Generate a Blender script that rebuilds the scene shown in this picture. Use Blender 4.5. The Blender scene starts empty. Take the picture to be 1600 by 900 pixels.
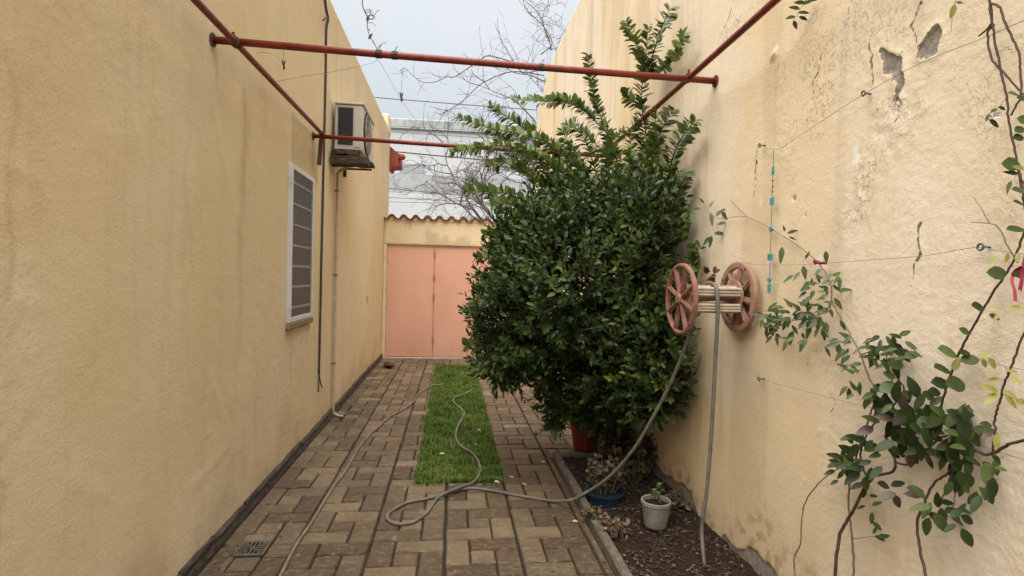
import bpy, math, random
import numpy as np
from mathutils import Vector, Matrix
random.seed(7); rng = np.random.default_rng(7)
S = bpy.context.scene
COL = S.collection
R = math.radians
# ------------------------------------------------------------------ camera, sky, sun, exposure
EYE = 1.463
YAW, PITCH, ROLL, FPX = 6.17, 1.06, 1.4, 860.0
cd = bpy.data.cameras.new('camera'); cam = bpy.data.objects.new('camera', cd); COL.objects.link(cam)
CAMROT = Matrix.Rotation(R(-YAW), 3, 'Z') @ Matrix.Rotation(R(90 - PITCH), 3, 'X') @ Matrix.Rotation(R(ROLL), 3, 'Z')
cam.matrix_world = Matrix.Translation((0, 0, EYE)) @ CAMROT.to_4x4()
cd.sensor_width = 36; cd.lens = 36 * FPX / 1600; cd.clip_start = 0.05; cd.clip_end = 2000
S.camera = cam

SUN_DIR = Vector((0.22, 0.30, -0.93)).normalized()          # the way the light travels
SUN_EL = math.asin(-SUN_DIR.z)
SUN_AZ = math.atan2(-SUN_DIR.x, -SUN_DIR.y)                 # clockwise from +Y
W = bpy.data.worlds.new('World'); S.world = W; W.use_nodes = True
wn = W.node_tree.nodes; wl = W.node_tree.links; wn.clear()
out = wn.new('ShaderNodeOutputWorld'); bg = wn.new('ShaderNodeBackground')
sky = wn.new('ShaderNodeTexSky'); sky.sky_type = 'NISHITA'; sky.sun_disc = False
sky.sun_elevation = SUN_EL; sky.sun_rotation = SUN_AZ; sky.air_density = 1.0; sky.dust_density = 3.0; sky.ozone_density = 1.0
mix = wn.new('ShaderNodeMix'); mix.data_type = 'RGBA'; mix.inputs[0].default_value = 0.96
wl.new(sky.outputs[0], mix.inputs[6])
cl = wn.new('ShaderNodeTexCoord'); cno = wn.new('ShaderNodeTexNoise'); cno.inputs['Scale'].default_value = 1.6; cno.inputs['Detail'].default_value = 4
wl.new(cl.outputs['Generated'], cno.inputs['Vector'])
crp = wn.new('ShaderNodeValToRGB'); crp.color_ramp.elements[0].position = 0.3; crp.color_ramp.elements[1].position = 0.72
crp.color_ramp.elements[0].color = (0.74, 0.80, 0.85, 1); crp.color_ramp.elements[1].color = (0.86, 0.895, 0.92, 1)
wl.new(cno.outputs['Fac'], crp.inputs['Fac'])
cs = wn.new('ShaderNodeVectorMath'); cs.operation = 'SCALE'
sep = wn.new('ShaderNodeSeparateXYZ'); wl.new(cl.outputs['Generated'], sep.inputs[0])      # overcast sky: brighter towards the zenith
ce = wn.new('ShaderNodeMath'); ce.operation = 'MULTIPLY_ADD'; ce.use_clamp = False; ce.inputs[1].default_value = 1.33; ce.inputs[2].default_value = 1.14
cm = wn.new('ShaderNodeMath'); cm.operation = 'MAXIMUM'; cm.inputs[1].default_value = 0.0
wl.new(sep.outputs['Z'], cm.inputs[0]); wl.new(cm.outputs[0], ce.inputs[0]); wl.new(ce.outputs[0], cs.inputs[3])
wl.new(crp.outputs['Color'], cs.inputs[0]); wl.new(cs.outputs[0], mix.inputs[7])
wl.new(mix.outputs[2], bg.inputs[0]); bg.inputs[1].default_value = 0.10; wl.new(bg.outputs[0], out.inputs[0])
sd = bpy.data.lights.new('sun', 'SUN'); so = bpy.data.objects.new('sun', sd); COL.objects.link(so)
sd.energy = 1.5; sd.angle = R(80); sd.color = (1.0, 0.955, 0.89)
so.location = (-3, -3, 9); so.rotation_euler = SUN_DIR.to_track_quat('-Z', 'Y').to_euler()
S.view_settings.view_transform = 'Standard'; S.view_settings.look = 'None'
S.view_settings.exposure = 2.47; S.view_settings.gamma = 1.0; S.view_settings.use_curve_mapping = False

# ------------------------------------------------------------------ helpers
XL, XR = -1.21, 1.50          # faces of the two walls
YG = 9.78                     # face of the gate
C0 = Vector((0, 0, EYE))
def at(px, py, axis, val):
    """point of the real place seen at a photo pixel, on the plane axis = val"""
    d = CAMROT @ Vector(((px - 800) / FPX, -(py - 450) / FPX, -1))
    t = (val - C0[axis]) / d[axis]
    return C0 + d * t
def gnd(px, py, z=0.0): return at(px, py, 2, z)
def rwall(px, py, off=0.0): return at(px, py, 0, XR - off)
def lwall(px, py, off=0.0): return at(px, py, 0, XL + off)

class MB:
    def __init__(s): s.v = []; s.f = []; s.t = []
    def add(s, vs, fs, tint=None):
        b = len(s.v); s.v += [tuple(v) for v in vs]; s.f += [tuple(i + b for i in f) for f in fs]
        if tint is not None: s.t += [tint] * len(vs)
        return s
    def box(s, lo, hi, bev=0.0):
        x0, y0, z0 = lo; x1, y1, z1 = hi
        if bev <= 0:
            vs = [(x, y, z) for x in (x0, x1) for y in (y0, y1) for z in (z0, z1)]
            fs = [(0, 1, 3, 2), (4, 6, 7, 5), (0, 4, 5, 1), (2, 3, 7, 6), (0, 2, 6, 4), (1, 5, 7, 3)]
            return s.add(vs, fs)
        b = min(bev, (x1 - x0) / 2.01, (y1 - y0) / 2.01, (z1 - z0) / 2.01)
        vs = []; idx = {}
        for i, x in enumerate((x0, x1)):
            for j, y in enumerate((y0, y1)):
                for k, z in enumerate((z0, z1)):
                    sx, sy, sz = (b if i == 0 else -b), (b if j == 0 else -b), (b if k == 0 else -b)
                    idx[i, j, k, 0] = len(vs); vs.append((x, y + sy, z + sz))
                    idx[i, j, k, 1] = len(vs); vs.append((x + sx, y, z + sz))
                    idx[i, j, k, 2] = len(vs); vs.append((x + sx, y + sy, z))
        fs = []
        for i in (0, 1):
            q = [idx[i, 0, 0, 0], idx[i, 1, 0, 0], idx[i, 1, 1, 0], idx[i, 0, 1, 0]]; fs.append(q if i else q[::-1])
            q = [idx[0, i, 0, 1], idx[0, i, 1, 1], idx[1, i, 1, 1], idx[1, i, 0, 1]]; fs.append(q if i else q[::-1])
            q = [idx[0, 0, i, 2], idx[1, 0, i, 2], idx[1, 1, i, 2], idx[0, 1, i, 2]]; fs.append(q if i else q[::-1])
        for i in (0, 1):
            for j in (0, 1):
                q = [idx[i, j, 0, 0], idx[i, j, 1, 0], idx[i, j, 1, 1], idx[i, j, 0, 1]]; fs.append(q if i != j else q[::-1])
                q = [idx[i, 0, j, 0], idx[i, 1, j, 0], idx[i, 1, j, 2], idx[i, 0, j, 2]]; fs.append(q[::-1] if i != j else q)
                q = [idx[0, i, j, 1], idx[1, i, j, 1], idx[1, i, j, 2], idx[0, i, j, 2]]; fs.append(q if i != j else q[::-1])
        for i in (0, 1):
            for j in (0, 1):
                for k in (0, 1):
                    q = [idx[i, j, k, 0], idx[i, j, k, 1], idx[i, j, k, 2]]; fs.append(q if (i + j + k) % 2 else q[::-1])
        return s.add(vs, fs)
    def tube(s, pts, r, n=8, cap=True, tint=None):
        pts = [Vector(p) for p in pts]; m = len(pts)
        rs = r if isinstance(r, (list, tuple)) else [r] * m
        vs = []; fs = []; prev = None
        for i, p in enumerate(pts):
            d = (pts[min(i + 1, m - 1)] - pts[max(i - 1, 0)])
            d = d.normalized() if d.length > 1e-9 else Vector((0, 0, 1))
            if prev is None:
                a = d.orthogonal().normalized()
            else:
                a = (prev - d * prev.dot(d)); a = a.normalized() if a.length > 1e-6 else d.orthogonal().normalized()
            prev = a; b = d.cross(a)
            for k in range(n):
                t = 2 * math.pi * k / n
                vs.append(p + (a * math.cos(t) + b * math.sin(t)) * rs[i])
        for i in range(m - 1):
            for k in range(n):
                fs.append((i * n + k, i * n + (k + 1) % n, (i + 1) * n + (k + 1) % n, (i + 1) * n + k))
        if cap:
            fs.append(tuple(range(n - 1, -1, -1))); fs.append(tuple((m - 1) * n + k for k in range(n)))
        return s.add(vs, fs, tint)
    def lathe(s, prof, c=(0, 0, 0), n=24, axis='z'):
        vs = []; fs = []
        for (r, h) in prof:
            for k in range(n):
                t = 2 * math.pi * k / n
                if axis == 'z': vs.append((c[0] + r * math.cos(t), c[1] + r * math.sin(t), c[2] + h))
                else: vs.append((c[0] + h, c[1] + r * math.cos(t), c[2] + r * math.sin(t)))
        for i in range(len(prof) - 1):
            for k in range(n):
                fs.append((i * n + k, i * n + (k + 1) % n, (i + 1) * n + (k + 1) % n, (i + 1) * n + k))
        return s.add(vs, fs)
    def build(s, name, mat, parent=None, smooth=False, loc=None):
        o3 = Vector(loc) if loc is not None else (root_loc(parent) if parent is not None else Vector((0, 0, 0)))
        me = bpy.data.meshes.new(name)
        me.from_pydata([(v[0] - o3.x, v[1] - o3.y, v[2] - o3.z) for v in s.v], [], s.f)
        if s.t:
            at_ = me.attributes.new('tint', 'FLOAT', 'POINT'); at_.data.foreach_set('value', s.t)
        me.materials.append(mat)
        if smooth: me.polygons.foreach_set('use_smooth', [True] * len(me.polygons))
        me.update()
        ob = bpy.data.objects.new(name, me); COL.objects.link(ob)
        if parent is not None: ob.parent = parent
        elif loc is not None: ob.location = loc
        return ob
def root_loc(o):
    p = Vector((0, 0, 0))
    while o is not None:
        p = p + o.location; o = o.parent
    return p
def tag(o, label, cat, group=None, kind=None):
    o['label'] = label; o['category'] = cat
    if group: o['group'] = group
    if kind: o['kind'] = kind
    return o
def thing(name, label, cat, loc, group=None):
    o = bpy.data.objects.new(name, None); COL.objects.link(o); o.location = loc; o.empty_display_size = 0.1
    return tag(o, label, cat, group)
def struct(o): o['kind'] = 'structure'; return o
def stuff(o): o['kind'] = 'stuff'; return o
def spline(pts, sub=6):
    pts = [Vector(p) for p in pts]; o = []
    for i in range(len(pts) - 1):
        p0 = pts[max(i - 1, 0)]; p1 = pts[i]; p2 = pts[i + 1]; p3 = pts[min(i + 2, len(pts) - 1)]
        for k in range(sub):
            t = k / sub
            o.append(0.5 * ((2 * p1) + (p2 - p0) * t + (2 * p0 - 5 * p1 + 4 * p2 - p3) * t * t + (3 * p1 - p0 - 3 * p2 + p3) * t ** 3))
    o.append(pts[-1]); return o
def mesh_np(name, V, F4, mat, parent=None, attrs=None, smooth=True, tris=False):
    me = bpy.data.meshes.new(name); k = 3 if tris else 4
    o3 = root_loc(parent) if parent is not None else Vector((0, 0, 0))
    V = V - np.array(o3)[None, :]
    me.vertices.add(len(V)); me.vertices.foreach_set('co', np.ascontiguousarray(V, dtype=np.float32).ravel())
    me.loops.add(len(F4) * k); me.loops.foreach_set('vertex_index', np.ascontiguousarray(F4, dtype=np.int32).ravel())
    me.polygons.add(len(F4)); me.polygons.foreach_set('loop_start', np.arange(0, len(F4) * k, k, dtype=np.int32))
    me.update(calc_edges=True)
    if smooth: me.polygons.foreach_set('use_smooth', np.ones(len(F4), dtype=bool))
    for n_, a in (attrs or {}).items():
        A = me.attributes.new(n_, 'FLOAT', 'POINT'); A.data.foreach_set('value', np.ascontiguousarray(a, dtype=np.float32).ravel())
    me.materials.append(mat); me.validate()
    ob = bpy.data.objects.new(name, me); COL.objects.link(ob)
    if parent is not None: ob.parent = parent
    return ob
_NT = rng.random((256, 256))
def vnoise(x, y):
    xi = np.floor(x).astype(int); yi = np.floor(y).astype(int); fx = x - xi; fy = y - yi
    fx = fx * fx * (3 - 2 * fx); fy = fy * fy * (3 - 2 * fy)
    g = lambda a, b: _NT[a & 255, b & 255]
    return (g(xi, yi) * (1 - fx) + g(xi + 1, yi) * fx) * (1 - fy) + (g(xi, yi + 1) * (1 - fx) + g(xi + 1, yi + 1) * fx) * fy
def fbm(x, y, o=4, lac=2.03):
    s = 0; a = 0.5
    for i in range(o): s = s + a * vnoise(x + 17.3 * i, y + 9.1 * i); x = x * lac; y = y * lac; a *= 0.5
    return s
def sstep(a, b, x): t = np.clip((x - a) / (b - a), 0, 1); return t * t * (3 - 2 * t)

# ------------------------------------------------------------------ materials
class M:
    def __init__(s, name, rough=0.8, spec=0.3):
        s.m = bpy.data.materials.new(name); s.m.use_nodes = True; s.n = s.m.node_tree.nodes; s.l = s.m.node_tree.links
        s.b = s.n['Principled BSDF']; s.b.inputs['Roughness'].default_value = rough
        s.b.inputs['Specular IOR Level'].default_value = spec
    def pos(s):
        g = s.n.new('ShaderNodeNewGeometry'); return g.outputs['Position']
    def noise(s, scale, detail=4, rough=0.55, vec=None, stretch=None):
        t = s.n.new('ShaderNodeTexNoise'); t.inputs['Scale'].default_value = scale; t.inputs['Detail'].default_value = detail; t.inputs['Roughness'].default_value = rough
        v = vec or s.pos()
        if stretch:
            mp = s.n.new('ShaderNodeMapping'); mp.inputs['Scale'].default_value = stretch; s.l.new(v, mp.inputs['Vector']); v = mp.outputs[0]
        s.l.new(v, t.inputs['Vector']); return t.outputs['Fac']
    def ramp(s, fac, stops, interp='LINEAR'):
        r = s.n.new('ShaderNodeValToRGB'); r.color_ramp.interpolation = interp
        e = r.color_ramp.elements
        while len(e) < len(stops): e.new(0.5)
        for i, (p, c) in enumerate(stops): e[i].position = p; e[i].color = (c[0], c[1], c[2], 1) if hasattr(c, '__len__') else (c, c, c, 1)
        s.l.new(fac, r.inputs['Fac']); return r.outputs['Color']
    def mix(s, fac, a, b, mode='MIX'):
        x = s.n.new('ShaderNodeMix'); x.data_type = 'RGBA'; x.blend_type = mode
        for sock, v in ((x.inputs[0], fac), (x.inputs[6], a), (x.inputs[7], b)):
            if isinstance(v, (int, float)): sock.default_value = v
            elif isinstance(v, tuple): sock.default_value = (v[0], v[1], v[2], 1)
            else: s.l.new(v, sock)
        return x.outputs[2]
    def attr(s, name):
        a = s.n.new('ShaderNodeAttribute'); a.attribute_name = name; return a.outputs['Fac']
    def rnd(s): return s.n.new('ShaderNodeObjectInfo').outputs['Random']
    def math(s, op, a, b=0.0):
        x = s.n.new('ShaderNodeMath'); x.operation = op
        for i, v in enumerate((a, b)):
            if isinstance(v, (int, float)): x.inputs[i].default_value = v
            else: s.l.new(v, x.inputs[i])
        return x.outputs[0]
    def col(s, c):
        if isinstance(c, tuple): s.b.inputs['Base Color'].default_value = (c[0], c[1], c[2], 1)
        else: s.l.new(c, s.b.inputs['Base Color'])
        return s
    def bump(s, h, strength=0.5, dist=0.01):
        b = s.n.new('ShaderNodeBump'); b.inputs['Strength'].default_value = strength; b.inputs['Distance'].default_value = dist
        s.l.new(h, b.inputs['Height']); s.l.new(b.outputs[0], s.b.inputs['Normal']); return s
    def rough(s, r): s.l.new(r, s.b.inputs['Roughness']); return s
def simple(name, c, rough=0.7, var=0.25, scale=20, spec=0.3, metal=0.0, bump=0.2, bd=0.003):
    k = M(name, rough, spec); n1 = k.noise(scale, 5)
    lo = tuple(x * (1 - var) for x in c); hi = tuple(min(1, x * (1 + var)) for x in c)
    k.col(k.ramp(n1, [(0.3, lo), (0.7, hi)])); k.b.inputs['Metallic'].default_value = metal
    if bump: k.bump(k.noise(scale * 3, 4), bump, bd)
    return k.m

def wall_mat(name, base, pale, warm, drip_w=0.16):
    k = M(name, 0.9, 0.15)
    big = k.noise(0.9, 4, 0.6); med = k.noise(6, 5, 0.6); drip = k.noise(1.0, 4, 0.65, stretch=(9, 9, 0.7)); jag = k.noise(45, 4, 0.65); fine = k.noise(140, 3, 0.6)
    c = k.mix(k.ramp(big, [(0.35, 0.0), (0.68, 1.0)]), base, warm)
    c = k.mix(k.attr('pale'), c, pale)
    c = k.mix(k.math('MULTIPLY', k.ramp(med, [(0.4, 0.0), (0.75, 1.0)]), 0.13), c, (base[0] * 0.80, base[1] * 0.76, base[2] * 0.68))
    c = k.mix(k.math('MULTIPLY', k.ramp(drip, [(0.52, 0.0), (0.75, 1.0)]), drip_w), c, (base[0] * 0.66, base[1] * 0.58, base[2] * 0.50))
    c = k.mix(k.attr('stain_shade'), c, (0.26, 0.165, 0.075))
    c = k.mix(k.math('MULTIPLY', k.ramp(fine, [(0.30, 1.0), (0.42, 0.0)]), 0.16), c, (0.20, 0.14, 0.08))
    c = k.mix(k.attr('white'), c, (0.74, 0.71, 0.66))
    # flaking coats: thin plates with sharp edges
    fn = k.noise(24, 6, 0.62, stretch=(1, 1.25, 1)); zone = k.attr('flake')
    plate = k.ramp(fn, [(0.475, 0.0), (0.505, 1.0)]); edge = k.ramp(fn, [(0.468, 0.0), (0.484, 1.0), (0.490, 1.0), (0.502, 0.0)])
    c = k.mix(k.math('MULTIPLY', k.math('MULTIPLY', edge, k.math('MINIMUM', k.math('MULTIPLY', zone, 1.5), 1.0)), 0.9), c, (0.16, 0.105, 0.06))
    c = k.mix(k.math('MULTIPLY', k.math('MULTIPLY', plate, zone), 0.22), c, pale)
    # bare cement where the coat has fallen off (signed distance in bd, metres)
    bd = k.math('ADD', k.attr('bd'), k.math('MULTIPLY', k.math('SUBTRACT', jag, 0.5), 0.045))
    bare = k.n.new('ShaderNodeMapRange'); bare.inputs[1].default_value = 0.0015; bare.inputs[2].default_value = -0.0015; k.l.new(bd, bare.inputs[0]); bare = bare.outputs[0]
    rim = k.n.new('ShaderNodeMapRange'); rim.inputs[1].default_value = 0.0035; rim.inputs[2].default_value = 0.001; k.l.new(k.math('ABSOLUTE', bd), rim.inputs[0]); rim = rim.outputs[0]
    grey = k.ramp(k.noise(38, 6, 0.7), [(0.3, (0.11, 0.09, 0.075)), (0.55, (0.235, 0.205, 0.18)), (0.75, (0.36, 0.33, 0.30))])
    c = k.mix(k.math('MULTIPLY', bare, 0.92), c, grey)
    c = k.mix(k.math('MULTIPLY', rim, 0.45), c, (0.10, 0.07, 0.045))
    # cracks: distance to the crack line in cd, metres
    wid = k.math('MULTIPLY', k.ramp(k.noise(13, 4, 0.7), [(0.32, 0.10), (0.70, 1.0)]), 0.0052)
    cr = k.n.new('ShaderNodeMapRange'); k.l.new(k.math('SUBTRACT', k.math('ADD', k.attr('cd'), k.math('MULTIPLY', k.math('SUBTRACT', jag, 0.5), 0.004)), wid), cr.inputs[0]); cr.inputs[1].default_value = 0.0012; cr.inputs[2].default_value = -0.0012; cr = cr.outputs[0]
    c = k.mix(k.math('MULTIPLY', cr, 0.88), c, (0.10, 0.07, 0.045))
    c = k.mix(k.attr('pit'), c, (0.10, 0.07, 0.045))
    k.col(c)
    h = k.math('ADD', k.math('MULTIPLY', k.noise(62, 4, 0.6), 0.8), k.math('MULTIPLY', k.noise(190, 3, 0.6), 0.5))
    h = k.math('ADD', h, k.math('MULTIPLY', k.math('MULTIPLY', plate, zone), 1.6))
    h = k.math('SUBTRACT', h, k.math('MULTIPLY', cr, 1.3)); h = k.math('SUBTRACT', h, k.math('MULTIPLY', bare, 1.0))
    k.bump(h, 0.55, 0.0052)
    return k.m
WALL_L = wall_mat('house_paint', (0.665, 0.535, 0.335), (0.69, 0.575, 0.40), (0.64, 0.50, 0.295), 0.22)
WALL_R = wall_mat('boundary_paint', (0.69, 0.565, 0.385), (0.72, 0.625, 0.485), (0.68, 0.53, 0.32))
WALL_P = simple('plain_cream_paint', (0.66, 0.54, 0.355), 0.9, 0.10, 6, 0.15)
WALL_G = wall_mat('gate_wall_paint', (0.69, 0.575, 0.39), (0.72, 0.625, 0.48), (0.67, 0.54, 0.34))

def paver_mat(name, joined):
    k = M(name, 0.62, 0.35)
    r = k.attr('tint') if joined else k.rnd()
    base = k.ramp(r, [(0.0, (0.080, 0.050, 0.029)), (0.35, (0.122, 0.084, 0.048)), (0.7, (0.155, 0.114, 0.066)), (1.0, (0.230, 0.174, 0.103))])
    w = k.noise(3.0, 5, 0.6); g = k.noise(30, 7, 0.72, stretch=(0.75, 1.2, 1)); f = k.noise(150, 4)
    c = k.mix(k.math('MULTIPLY', k.ramp(w, [(0.42, 0.0), (0.7, 1.0)]), 0.55), base, (0.066, 0.040, 0.026))
    c = k.mix(k.math('MULTIPLY', k.ramp(g, [(0.52, 0.0), (0.70, 1.0)]), 0.62), c, (0.35, 0.275, 0.18))
    c = k.mix(k.math('MULTIPLY', k.ramp(g, [(0.28, 1.0), (0.46, 0.0)]), 0.55), c, (0.036, 0.023, 0.015))
    c = k.mix(k.math('MULTIPLY', k.ramp(f, [(0.4, 0.0), (0.7, 1.0)]), 0.25), c, (0.055, 0.036, 0.024))
    lime = k.noise(8, 6, 0.75); c = k.mix(k.math('MULTIPLY', k.ramp(lime, [(0.60, 0.0), (0.70, 1.0)]), 0.55), c, (0.40, 0.335, 0.25))
    k.col(c); k.rough(k.ramp(w, [(0.35, 0.62), (0.7, 0.36)]))
    k.bump(k.math('ADD', g, k.math('MULTIPLY', f, 0.3)), 1.0, 0.018); return k.m
PAVER = paver_mat('paver_stone', False); PAVER_J = paver_mat('paver_stone_far', True)
JOINT = simple('joint_dirt', (0.026, 0.018, 0.012), 0.95, 0.4, 60)
EARTH = simple('earth', (0.10, 0.08, 0.06), 0.95, 0.3, 3)
SLATE = M('skirting_slate', 0.6, 0.4); _g = SLATE.noise(22, 6, 0.65, stretch=(1, 0.5, 1.4))
SLATE.col(SLATE.mix(SLATE.math('MULTIPLY', SLATE.rnd(), 0.5), SLATE.ramp(_g, [(0.3, (0.016, 0.013, 0.012)), (0.55, (0.045, 0.037, 0.031)), (0.8, (0.17, 0.145, 0.12))]), (0.05, 0.038, 0.03)))
SLATE.bump(_g, 0.8, 0.015); SLATE = SLATE.m
SOIL = M('soil_mat', 0.95, 0.2); _g = SOIL.noise(45, 6, 0.7)
SOIL.col(SOIL.ramp(_g, [(0.3, (0.014, 0.009, 0.006)), (0.55, (0.036, 0.023, 0.016)), (0.8, (0.095, 0.066, 0.047))])); SOIL.bump(_g, 1.0, 0.03); SOIL = SOIL.m
KERB = M('kerb_cement', 0.85, 0.25); _g = KERB.noise(18, 6, 0.65)
KERB.col(KERB.ramp(_g, [(0.3, (0.075, 0.058, 0.045)), (0.6, (0.15, 0.122, 0.098)), (0.85, (0.27, 0.23, 0.19))])); KERB.bump(_g, 0.6, 0.01); KERB = KERB.m
PIPE = M('red_oxide_paint', 0.5, 0.4); _g = PIPE.noise(14, 6, 0.7)
PIPE.col(PIPE.ramp(_g, [(0.3, (0.085, 0.016, 0.011)), (0.55, (0.185, 0.025, 0.014)), (0.78, (0.25, 0.055, 0.032))])); PIPE.bump(PIPE.noise(60, 4), 0.3, 0.004); PIPE = PIPE.m
GATE = M('pink_paint', 0.55, 0.35); _g = GATE.noise(1.6, 4, 0.6, stretch=(1, 1, 0.6))
GATE.col(GATE.ramp(_g, [(0.3, (0.63, 0.335, 0.24)), (0.7, (0.69, 0.385, 0.285))])); GATE.noise_ = GATE.noise(9, 6, 0.7); _sx = GATE.n.new('ShaderNodeSeparateXYZ'); GATE.l.new(GATE.pos(), _sx.inputs[0]); _gd = GATE.ramp(GATE.math('ADD', _sx.outputs[2], GATE.math('MULTIPLY', GATE.noise_, 0.5)), [(0.20, 1.0), (0.62, 0.0)])
_c0 = GATE.b.inputs['Base Color'].links[0].from_socket; GATE.col(GATE.mix(GATE.math('MULTIPLY', GATE.ramp(GATE.noise_, [(0.62, 0.0), (0.72, 1.0)]), 0.22), GATE.mix(GATE.math('MULTIPLY', _gd, 0.35), _c0, (0.36, 0.20, 0.12)), (0.42, 0.25, 0.17))); GATE.bump(GATE.noise(2.5, 3), 0.25, 0.02); GATE = GATE.m
GATE_EDGE = simple('gate_steel_edge', (0.42, 0.23, 0.15), 0.6, 0.35, 25)
CLAY = M('clay_tile', 0.85, 0.2); _g = CLAY.noise(16, 5, 0.6)
CLAY.col(CLAY.mix(CLAY.math('MULTIPLY', CLAY.rnd(), 0.45), CLAY.ramp(_g, [(0.3, (0.085, 0.034, 0.022)), (0.6, (0.25, 0.072, 0.038)), (0.85, (0.30, 0.16, 0.105))]), (0.08, 0.05, 0.04))); CLAY.bump(_g, 0.4, 0.01); CLAY = CLAY.m
REDPAINT = simple('red_eave_paint', (0.27, 0.062, 0.040), 0.75, 0.2, 8)
FRAME_W = simple('white_window_paint', (0.56, 0.555, 0.54), 0.45, 0.08, 10, 0.4)
GLASSBACK = simple('window_dark_glass', (0.060, 0.052, 0.048), 0.3, 0.25, 4, 0.4, bump=0)
BARW = simple('window_bar_paint', (0.60, 0.57, 0.53), 0.5, 0.1, 10)
SCREEN = M('insect_screen', 0.8, 0.2); SCREEN.col((0.17, 0.155, 0.145)); SCREEN.b.inputs['Alpha'].default_value = 0.25; SCREEN = SCREEN.m
SILL = simple('sill_brick', (0.22, 0.16, 0.11), 0.9, 0.3, 30)
ACBODY = simple('ac_casing_paint', (0.43, 0.405, 0.355), 0.45, 0.12, 8, 0.4)
ACDARK = simple('ac_coil_metal', (0.020, 0.020, 0.022), 0.6, 0.3, 120)
ACFIN = simple('ac_fin_metal', (0.055, 0.055, 0.058), 0.5, 0.3, 120)
ACFRONT = simple('ac_grille_plastic', (0.33, 0.30, 0.27), 0.5, 0.15, 10)
WOOD_OLD = M('weathered_board', 0.9, 0.2); _g = WOOD_OLD.noise(30, 6, 0.7, stretch=(0.3, 1.5, 1.5))
WOOD_OLD.col(WOOD_OLD.ramp(_g, [(0.3, (0.022, 0.016, 0.012)), (0.6, (0.085, 0.062, 0.045)), (0.85, (0.24, 0.20, 0.155))])); WOOD_OLD.bump(_g, 0.8, 0.01); WOOD_OLD = WOOD_OLD.m
RUST = simple('rusty_iron', (0.085, 0.045, 0.028), 0.8, 0.5, 30)
CABLE = simple('dark_cable_rubber', (0.055, 0.046, 0.040), 0.6, 0.3, 20)
CONDUIT = simple('painted_conduit', (0.40, 0.335, 0.235), 0.55, 0.2, 12)
HOSE = M('grey_hose_rubber', 0.5, 0.4); HOSE.col(HOSE.ramp(HOSE.noise(14, 5), [(0.3, (0.095, 0.084, 0.068)), (0.7, (0.180, 0.163, 0.135))])); HOSE = HOSE.m
HOSE2 = M('tan_hose_rubber', 0.55, 0.35); HOSE2.col(HOSE2.ramp(HOSE2.noise(14, 5), [(0.3, (0.11, 0.085, 0.06)), (0.7, (0.21, 0.17, 0.125))])); HOSE2 = HOSE2.m
REELP = M('faded_pink_plastic', 0.55, 0.35); _g = REELP.noise(20, 5, 0.6)
REELP.col(REELP.ramp(_g, [(0.3, (0.180, 0.080, 0.058)), (0.6, (0.27, 0.132, 0.097)), (0.85, (0.38, 0.235, 0.175))])); REELP.bump(_g, 0.2, 0.004); REELP = REELP.m
REELP2 = M('faded_tan_pink_plastic', 0.6, 0.3); _g = REELP2.noise(16, 5, 0.6)
REELP2.col(REELP2.ramp(_g, [(0.3, (0.25, 0.125, 0.085)), (0.6, (0.33, 0.19, 0.135)), (0.85, (0.42, 0.295, 0.20))])); REELP2.bump(_g, 0.2, 0.004); REELP2 = REELP2.m
REELC = simple('cream_plastic', (0.44, 0.37, 0.275), 0.55, 0.28, 18)
TEAL = simple('teal_glass_bead', (0.075, 0.27, 0.30), 0.25, 0.3, 60, 0.5)
WIRE = simple('galvanised_wire', (0.26, 0.22, 0.17), 0.55, 0.3, 40, metal=0.2)
DARKWIRE = simple('dark_wire', (0.045, 0.042, 0.040), 0.6, 0.3, 20)
EYE_M = simple('steel_screw_eye', (0.12, 0.12, 0.12), 0.4, 0.3, 40, metal=0.6)
RIBBON = simple('pink_ribbon_cloth', (0.30, 0.035, 0.060), 0.7, 0.2, 30)
REDTIE = simple('red_tie_cloth', (0.22, 0.018, 0.02), 0.7, 0.2, 30)
WHITEBAG = simple('white_plastic_tie', (0.70, 0.70, 0.70), 0.5, 0.1, 30)
POTG = M('cement_pot', 0.9, 0.2); _g = POTG.noise(15, 6, 0.65); _g2 = POTG.noise(5, 4, 0.6, stretch=(0.4, 0.4, 3))
POTG.col(POTG.mix(POTG.math('MULTIPLY', _g2, 0.55), POTG.ramp(_g, [(0.3, (0.15, 0.13, 0.105)), (0.7, (0.32, 0.29, 0.245))]), (0.12, 0.105, 0.085))); POTG.bump(_g, 0.5, 0.008); POTG = POTG.m
POTB = simple('blue_plastic', (0.008, 0.023, 0.043), 0.5, 0.3, 12, 0.4)
POTO = simple('orange_plastic', (0.20, 0.036, 0.014), 0.5, 0.2, 12, 0.4)
BARK = M('shrub_bark', 0.9, 0.2); _g = BARK.noise(28, 6, 0.7, stretch=(1, 1, 0.3)); BARK.col(BARK.ramp(_g, [(0.3, (0.03, 0.022, 0.017)), (0.7, (0.11, 0.083, 0.062))])); BARK.bump(_g, 0.7, 0.01); BARK = BARK.m
STEM = simple('vine_stem_bark', (0.068, 0.044, 0.034), 0.75, 0.35, 25)
STEMG = simple('pale_vine_stem', (0.15, 0.115, 0.085), 0.75, 0.3, 25)
TWIG = simple('bare_twig_bark', (0.145, 0.125, 0.125), 0.85, 0.3, 12)
DRAIN = simple('drain_cast_metal', (0.115, 0.10, 0.083), 0.5, 0.3, 30, metal=0.35)
DARK = simple('drain_hole', (0.012, 0.010, 0.009), 0.9, 0.2, 20)
BWHITE = M('far_white_render', 0.9, 0.2); _g = BWHITE.noise(0.8, 6, 0.7); BWHITE.col(BWHITE.ramp(_g, [(0.3, (0.47, 0.48, 0.485)), (0.7, (0.55, 0.555, 0.56))])); BWHITE = BWHITE.m
BMOLD = M('mouldy_parapet_render', 0.9, 0.2); _g = BMOLD.noise(1.1, 6, 0.75, stretch=(2.0, 1, 0.8))
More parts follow.
